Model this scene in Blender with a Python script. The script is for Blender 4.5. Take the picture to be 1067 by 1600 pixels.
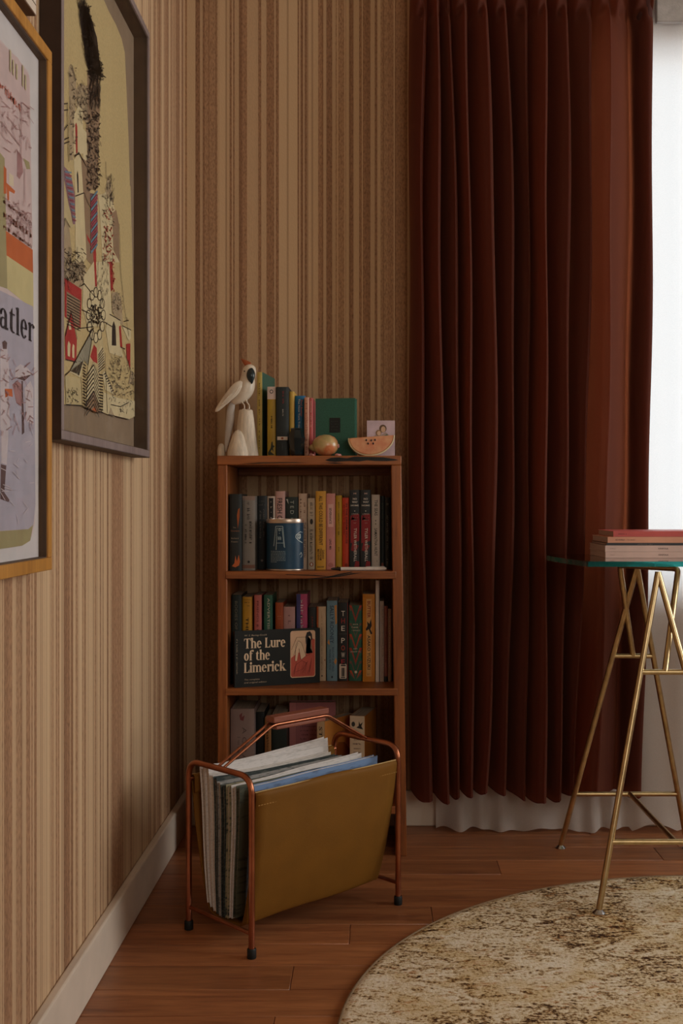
import bpy, math, random
from mathutils import Vector, Matrix
random.seed(11)
S = bpy.context.scene
COL = S.collection
for o in list(bpy.data.objects):
    bpy.data.objects.remove(o, do_unlink=True)

# ------------------------------------------------------------------ camera
cam_data = bpy.data.cameras.new('camera')
cam_data.sensor_width = 36.0
cam_data.sensor_fit = 'AUTO'
cam_data.lens = 1740.0 / 1600.0 * 36.0
cam_data.shift_x = -52.5 / 1600.0
cam_data.shift_y = -12.0 / 1600.0
cam_data.clip_start = 0.02
cam = bpy.data.objects.new('camera', cam_data)
cam.location = (0, 0, 0.88)
cam.rotation_euler = (math.radians(90), 0, 0)
COL.objects.link(cam)
S.camera = cam

# ------------------------------------------------------------------ world, daylight, exposure
W = bpy.data.worlds.new('daylight')
S.world = W
W.use_nodes = True
W.node_tree.nodes['Background'].inputs[0].default_value = (0.72, 0.86, 1.0, 1)
W.node_tree.nodes['Background'].inputs[1].default_value = 0.9

def area(name, loc, rot, sx, sy, power, color):
    d = bpy.data.lights.new(name, 'AREA')
    d.shape = 'RECTANGLE'; d.size = sx; d.size_y = sy
    d.energy = power; d.color = color
    o = bpy.data.objects.new(name, d)
    o.location = loc; o.rotation_euler = rot
    COL.objects.link(o)
    return o
# daylight falling through the curtained window in the back wall, the window in the right wall and the one behind the camera
area('daylight_back_window', (1.55, 3.42, 1.42), (math.radians(-90), 0, 0), 2.1, 1.8, 42, (0.96, 0.97, 1.0))
area('daylight_right_window', (2.82, 2.0, 1.45), (0, math.radians(90), 0), 1.5, 1.5, 52, (1.0, 0.95, 0.90))
area('daylight_front_window', (1.35, -1.50, 1.62), (math.radians(90), 0, 0), 1.5, 1.3, 24, (1.0, 0.84, 0.66))

S.view_settings.view_transform = 'Standard'
S.view_settings.look = 'None'
S.view_settings.gamma = 1.0
S.view_settings.use_curve_mapping = False
S.view_settings.exposure = -0.03

# ------------------------------------------------------------------ helpers
def lin(c):
    return tuple(((v / 255) / 12.92 if v / 255 <= 0.04045 else ((v / 255 + 0.055) / 1.055) ** 2.4) for v in c) + (1.0,)

MATS = {}
def M(name, rgb, rough=0.6, metal=0.0, var=0.10, scale=30.0, bump=0.0, stretch=(1, 1, 1), sheen=0.0, spec=0.4, rgb2=None, coat=0.0, bscale=None):
    """procedural material: two close colours mixed by noise, optional fine relief"""
    if name in MATS:
        return MATS[name]
    m = bpy.data.materials.new(name); m.use_nodes = True
    nt = m.node_tree; N = nt.nodes; Lk = nt.links
    b = N['Principled BSDF']
    tc = N.new('ShaderNodeTexCoord'); mp = N.new('ShaderNodeMapping')
    mp.inputs['Scale'].default_value = stretch
    Lk.new(tc.outputs['Object'], mp.inputs[0])
    n = N.new('ShaderNodeTexNoise'); n.inputs['Scale'].default_value = scale; n.inputs['Detail'].default_value = 4
    Lk.new(mp.outputs[0], n.inputs['Vector'])
    cr = N.new('ShaderNodeValToRGB')
    c = lin(rgb)
    c1 = lin(rgb2) if rgb2 else tuple(max(0, v * (1 - 2 * var)) for v in c[:3]) + (1,)
    c2 = c if rgb2 else tuple(min(1, v * (1 + var)) for v in c[:3]) + (1,)
    cr.color_ramp.elements[0].position = 0.3; cr.color_ramp.elements[0].color = c1
    cr.color_ramp.elements[1].position = 0.7; cr.color_ramp.elements[1].color = c2
    Lk.new(n.outputs['Fac'], cr.inputs[0]); Lk.new(cr.outputs[0], b.inputs['Base Color'])
    b.inputs['Roughness'].default_value = rough; b.inputs['Metallic'].default_value = metal
    b.inputs['Specular IOR Level'].default_value = spec
    if sheen: b.inputs['Sheen Weight'].default_value = sheen
    if coat: b.inputs['Coat Weight'].default_value = coat
    if bump:
        n2 = N.new('ShaderNodeTexNoise'); n2.inputs['Scale'].default_value = bscale or scale * 6; n2.inputs['Detail'].default_value = 3
        Lk.new(mp.outputs[0], n2.inputs['Vector'])
        bp = N.new('ShaderNodeBump'); bp.inputs['Strength'].default_value = bump; bp.inputs['Distance'].default_value = 0.002
        Lk.new(n2.outputs['Fac'], bp.inputs['Height']); Lk.new(bp.outputs[0], b.inputs['Normal'])
    MATS[name] = m
    return m

class MB:
    """collects faces, then builds ONE mesh object"""
    def __init__(s): s.v = []; s.f = []
    def add(s, v, f):
        k = len(s.v); s.v += [tuple(p) for p in v]; s.f += [tuple(i + k for i in q) for q in f]; return s
    def box(s, x0, x1, y0, y1, z0, z1):
        v = [(x, y, z) for z in (z0, z1) for y in (y0, y1) for x in (x0, x1)]
        return s.add(v, [(0, 2, 3, 1), (4, 5, 7, 6), (0, 1, 5, 4), (2, 6, 7, 3), (0, 4, 6, 2), (1, 3, 7, 5)])
    def hexa(s, lo, hi):
        """lo, hi: four points each, same winding"""
        v = list(lo) + list(hi)
        return s.add(v, [(3, 2, 1, 0), (4, 5, 6, 7)] + [(i, (i + 1) % 4, 4 + (i + 1) % 4, 4 + i) for i in range(4)])
    def grid(s, rows, cu=False, cv=False):
        n = len(rows[0]); v = [p for r in rows for p in r]; f = []
        R = len(rows)
        for i in range(R if cv else R - 1):
            for j in range(n if cu else n - 1):
                f.append((i * n + j, i * n + (j + 1) % n, ((i + 1) % R) * n + (j + 1) % n, ((i + 1) % R) * n + j))
        return s.add(v, f)
    def prism(s, pts, axis, a, b):
        """pts 2D polygon, extruded along axis from a to b"""
        def P(p, t):
            return {'x': (t, p[0], p[1]), 'y': (p[0], t, p[1]), 'z': (p[0], p[1], t)}[axis]
        n = len(pts); v = [P(p, a) for p in pts] + [P(p, b) for p in pts]
        return s.add(v, [tuple(range(n))[::-1], tuple(range(n, 2 * n))] + [(i, (i + 1) % n, n + (i + 1) % n, n + i) for i in range(n)])
    def tube(s, pts, r, n=10, r2=None):
        pts = [Vector(p) for p in pts]; rows = []; K = len(pts)
        t = (pts[1] - pts[0]).normalized()
        u = t.orthogonal().normalized()
        for i, p in enumerate(pts):
            if i == 0: t2 = pts[1] - pts[0]
            elif i == K - 1: t2 = pts[-1] - pts[-2]
            else: t2 = (pts[i + 1] - p).normalized() + (p - pts[i - 1]).normalized()
            t2.normalize(); u = (u - t2 * u.dot(t2)).normalized(); w = t2.cross(u)
            rr = r[i] if isinstance(r, (list, tuple)) else r
            rows.append([p + (u * math.cos(a) + w * math.sin(a)) * rr for a in [2 * math.pi * k / n for k in range(n)]])
        k = len(s.v); s.grid(rows, cu=True)
        s.f.append(tuple(range(k, k + n))[::-1]); s.f.append(tuple(range(len(s.v) - n, len(s.v))))
        return s
    def lathe(s, prof, c=(0, 0, 0), n=24, sx=1, sy=1):
        rows = [[(c[0] + r * sx * math.cos(2 * math.pi * k / n), c[1] + r * sy * math.sin(2 * math.pi * k / n), c[2] + z) for k in range(n)] for r, z in prof]
        k = len(s.v); s.grid(rows, cu=True)
        s.f.append(tuple(range(k, k + n))[::-1]); s.f.append(tuple(range(len(s.v) - n, len(s.v))))
        return s
    def build(s, name, mat, parent=None, angle=35, bevel=0, seg=2, solid=0, sub=0, origin=None):
        me = bpy.data.meshes.new(name)
        if origin: s.v = [(x - origin[0], y - origin[1], z - origin[2]) for x, y, z in s.v]
        me.from_pydata(s.v, [], s.f); me.update()
        me.polygons.foreach_set('use_smooth', [True] * len(me.polygons))
        try: me.set_sharp_from_angle(angle=math.radians(angle))
        except Exception: pass
        o = bpy.data.objects.new(name, me); COL.objects.link(o)
        if mat: me.materials.append(mat)
        if parent: o.parent = parent
        if origin: o.location = origin
        if solid:
            md = o.modifiers.new('thickness', 'SOLIDIFY'); md.thickness = solid; md.offset = 0
        if bevel:
            md = o.modifiers.new('bevel', 'BEVEL'); md.width = bevel; md.segments = seg; md.limit_method = 'ANGLE'; md.angle_limit = math.radians(40)
        if sub:
            md = o.modifiers.new('smooth', 'SUBSURF'); md.levels = sub; md.render_levels = sub
        return o

def tag(o, label=None, cat=None, group=None, kind=None):
    if label: o['label'] = label
    if cat: o['category'] = cat
    if group: o['group'] = group
    if kind: o['kind'] = kind
    return o
def thing(name, label, cat, loc=(0, 0, 0), rz=0.0, group=None, rx=0.0, ry=0.0):
    o = bpy.data.objects.new(name, None); COL.objects.link(o)
    o.empty_display_size = 0.02
    o.location = loc; o.rotation_euler = (rx, ry, rz)
    return tag(o, label, cat, group)

# --- lettering -------------------------------------------------------------
_tc = {}
def glyph_mesh(s, bold=0.0):
    k = (s, bold)
    if k not in _tc:
        cu = bpy.data.curves.new('t', 'FONT'); cu.body = s; cu.resolution_u = 2; cu.offset = bold
        ob = bpy.data.objects.new('t', cu)
        me = bpy.data.meshes.new_from_object(ob)
        v = [tuple(p.co) for p in me.vertices]; f = [tuple(p.vertices) for p in me.polygons]
        bpy.data.objects.remove(ob); bpy.data.curves.remove(cu); bpy.data.meshes.remove(me)
        _tc[k] = (v, f)
    return _tc[k]
def put2d(mb, v, f, O, A, B):
    """2D verts scaled to the unit box, mapped to O + a*A + b*B"""
    x0 = min(p[0] for p in v); x1 = max(p[0] for p in v); y0 = min(p[1] for p in v); y1 = max(p[1] for p in v)
    O, A, B = Vector(O), Vector(A), Vector(B)
    mb.add([O + A * ((p[0] - x0) / (x1 - x0 or 1)) + B * ((p[1] - y0) / (y1 - y0 or 1)) for p in v], f)
def word(mb, s, O, A, B, bold=0.0):
    v, f = glyph_mesh(s, bold); put2d(mb, v, f, O, A, B)
def scribble(mb, O, A, B, n, w=0.22, rnd=random):
    """print too small to read: a row of short broken strokes along A, height B"""
    O, A, B = Vector(O), Vector(A), Vector(B)
    st = A / n
    for i in range(n):
        if rnd.random() < 0.14: continue
        o = O + st * i
        h0 = rnd.choice((0, 0, .25)); h1 = rnd.choice((.7, .7, 1))
        q = lambda a0, a1, b0, b1: mb.add([o + st * a0 + B * b0, o + st * a1 + B * b0, o + st * a1 + B * b1, o + st * a0 + B * b1], [(0, 1, 2, 3)])
        q(.1, .1 + w, h0, h1)
        if rnd.random() < .6: q(.55, .55 + w, 0, .7)
        if rnd.random() < .7: q(.1, .75, (.55 if rnd.random() < .5 else 0), (.7 if rnd.random() < .5 else .16))
# bold condensed serif letters drawn from stems, bowls and serifs
def serif(ch, st, th):
    mb = MB()
    def q(x0, x1, y0, y1): mb.add([(x0, y0, 0), (x1, y0, 0), (x1, y1, 0), (x0, y1, 0)], [(0, 1, 2, 3)])
    def p(*pts): mb.add([(a, b, 0) for a, b in pts], [tuple(range(len(pts)))])
    def stem(x, y0, y1, top='l', bot='b'):
        q(x, x + st, y0, y1); e = .07
        if bot: q(x - e, x + st + e, y0, y0 + th * .7)
        if top == 'l': p((x - e * 1.3, y1 - .06), (x, y1 - .16), (x, y1))
        if top == 'b': q(x - e, x + st + e, y1 - th * .7, y1)
    def ring(cx, cy, rx, ry, a0=0, a1=360, ix=None, iy=None, n=22):
        ix = rx - st if ix is None else ix; iy = ry - th if iy is None else iy
        rows = [[(cx + r * math.cos(t), cy + s2 * math.sin(t), 0) for t in [math.radians(a0 + (a1 - a0) * k / n) for k in range(n + 1)]] for r, s2 in ((ix, iy), (rx, ry))]
        mb.grid(rows)
    def dot(cx, cy, r): mb.add([(cx + r * math.cos(t), cy + r * math.sin(t), 0) for t in [k * math.pi / 6 for k in range(12)]], [tuple(range(12))])
    w = 2 * st + .26
    def arch(x): ring(x + w / 2 + st * .0, .62, w / 2, .38, 0, 150, w / 2 - st, .38 - th * 1.3)
    if ch == 'T':
        W = st * 2 + .55; x = (W - st) / 2; q(x, x + st, 0, 1.38); q(x - .1, x + st + .1, 0, th * .7)
        q(0, W, 1.38 - th, 1.38); p((0, 1.38), (0, 1.02), (.05, 1.02), (.16, 1.38)); p((W, 1.38), (W - .16, 1.38), (W - .05, 1.02), (W, 1.02)); adv = W
    elif ch == 'L':
        q(.06, .06 + st, 0, 1.38); q(0, st + .14, 1.38 - th * .7, 1.38); W = st + .62; q(0, W, 0, th); p((W - .02, 0), (W, .42), (W - .05, .42), (W - .2, th)); adv = W
    elif ch == 'h': stem(.05, 0, 1.45); arch(.05); stem(.05 + w - st, 0, .64, None); adv = w + .1
    elif ch == 'u':
        stem(.05, .36, 1.0, 'l', None); stem(.05 + w - st, 0, 1.0, 'l', None); q(.05 + w - st, w + .14, 0, th * .7)
        ring(.05 + w / 2, .38, w / 2, .39, 180, 330, w / 2 - st, .39 - th * 1.3); adv = w + .1
    elif ch == 'r': stem(.05, 0, 1.0); ring(.05 + st + .17, .72, .22, .28, 70, 175, .22 - th * .8, .28 - th); dot(.05 + st + .26, .86, st * .55); adv = st + .42
    elif ch == 'e': ring(w / 2, .5, w / 2, .52, 0, 318, w / 2 - st, .52 - th); q(st * .6, w - st * .35, .5, .5 + th * .8); adv = w + .03
    elif ch == 'o': ring(w / 2, .5, w / 2, .52, 0, 360, w / 2 - st, .52 - th); adv = w + .04
    elif ch == 'c': ring(w / 2, .5, w / 2, .52, 40, 318, w / 2 - st, .52 - th); dot(w - st * .6, .78, st * .55); adv = w
    elif ch == 'f': stem(.08, 0, 1.15, None); ring(.08 + st + .12, 1.13, st + .12, .32, 50, 180, .12, .32 - th); dot(.08 + st + .26, 1.32, st * .5); q(0, st + .3, .92, 1.0); adv = st + .3
    elif ch == 't': q(.08, .08 + st, .2, 1.0); p((.08, 1.0), (.08 + st, 1.0), (.08 + st, 1.32)); q(0, st + .28, .92, 1.0); ring(.08 + st + .09, .24, st + .09, .25, 180, 300, .09, .25 - th); adv = st + .32
    elif ch == 'i': stem(.05, 0, 1.0); dot(.05 + st / 2, 1.28, st * .62); adv = st + .12
    elif ch == 'l': stem(.05, 0, 1.45); adv = st + .12
    elif ch == 'm': stem(.05, 0, 1.0); arch(.05); stem(.05 + w - st, 0, .64, None); arch(.05 + w - st); stem(.05 + 2 * (w - st), 0, .64, None); adv = 2 * w - st + .1
    elif ch == 'k': stem(.05, 0, 1.45); p((.05 + st, .42), (.05 + st + .34, 1.0), (.05 + st + .46, 1.0), (.05 + st, .28)); p((.05 + st + .06, .52), (.05 + st + .2, .66), (.12 + 2 * st + .4, 0), (.1 + st + .26, 0)); q(st + .26, 2 * st + .58, 0, th * .7); q(st + .26, st + .6, 1 - th * .7, 1); adv = 2 * st + .56
    elif ch == 'a':
        stem(w - st, .1, .7, None, None); q(w - st, w + .12, 0, .12); ring(w / 2, .68, w / 2, .34, 0, 165, w / 2 - st, .34 - th); dot(st * .55, .74, st * .5)
        ring(w / 2 - .04, .28, w / 2 - .04, .3, 60, 330, w / 2 - .04 - st, .3 - th); adv = w + .12
    else: adv = .45
    return mb.v, mb.f, adv
def serif_word(mb, s, O, A, B, st, th, gap=.06):
    """A: vector for the whole word length, B: vector for the x-height"""
    x = 0; G = []
    for ch in s:
        v, f, adv = serif(ch, st, th); G.append((v, f, x)); x += adv + gap
    O, A, B = Vector(O), Vector(A), Vector(B)
    for v, f, gx in G:
        mb.add([O + A * ((p[0] + gx) / x) + B * p[1] for p in v], f)
def catmull(P, n):
    out = []
    for i in range(len(P) - 1):
        p0, p1, p2, p3 = P[max(i - 1, 0)], P[i], P[i + 1], P[min(i + 2, len(P) - 1)]
        for k in range(n):
            t = k / n
            out.append(tuple(.5 * (2 * b + (c - a) * t + (2 * a - 5 * b + 4 * c - d) * t * t + (3 * b - a - 3 * c + d) * t ** 3) for a, b, c, d in zip(p0, p1, p2, p3)))
    out.append(tuple(P[-1])); return out
def fillet(P, r, n=6):
    """round the inner corners of a 3D polyline"""
    P = [Vector(p) for p in P]; out = [P[0]]
    for i in range(1, len(P) - 1):
        a = (P[i - 1] - P[i]); b = (P[i + 1] - P[i]); d = min(r, a.length * .45, b.length * .45)
        p0 = P[i] + a.normalized() * d; p1 = P[i] + b.normalized() * d
        for k in range(n + 1):
            t = k / n; out.append(p0 * (1 - t) ** 2 + P[i] * 2 * t * (1 - t) + p1 * t * t)
    out.append(P[-1]); return out
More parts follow.
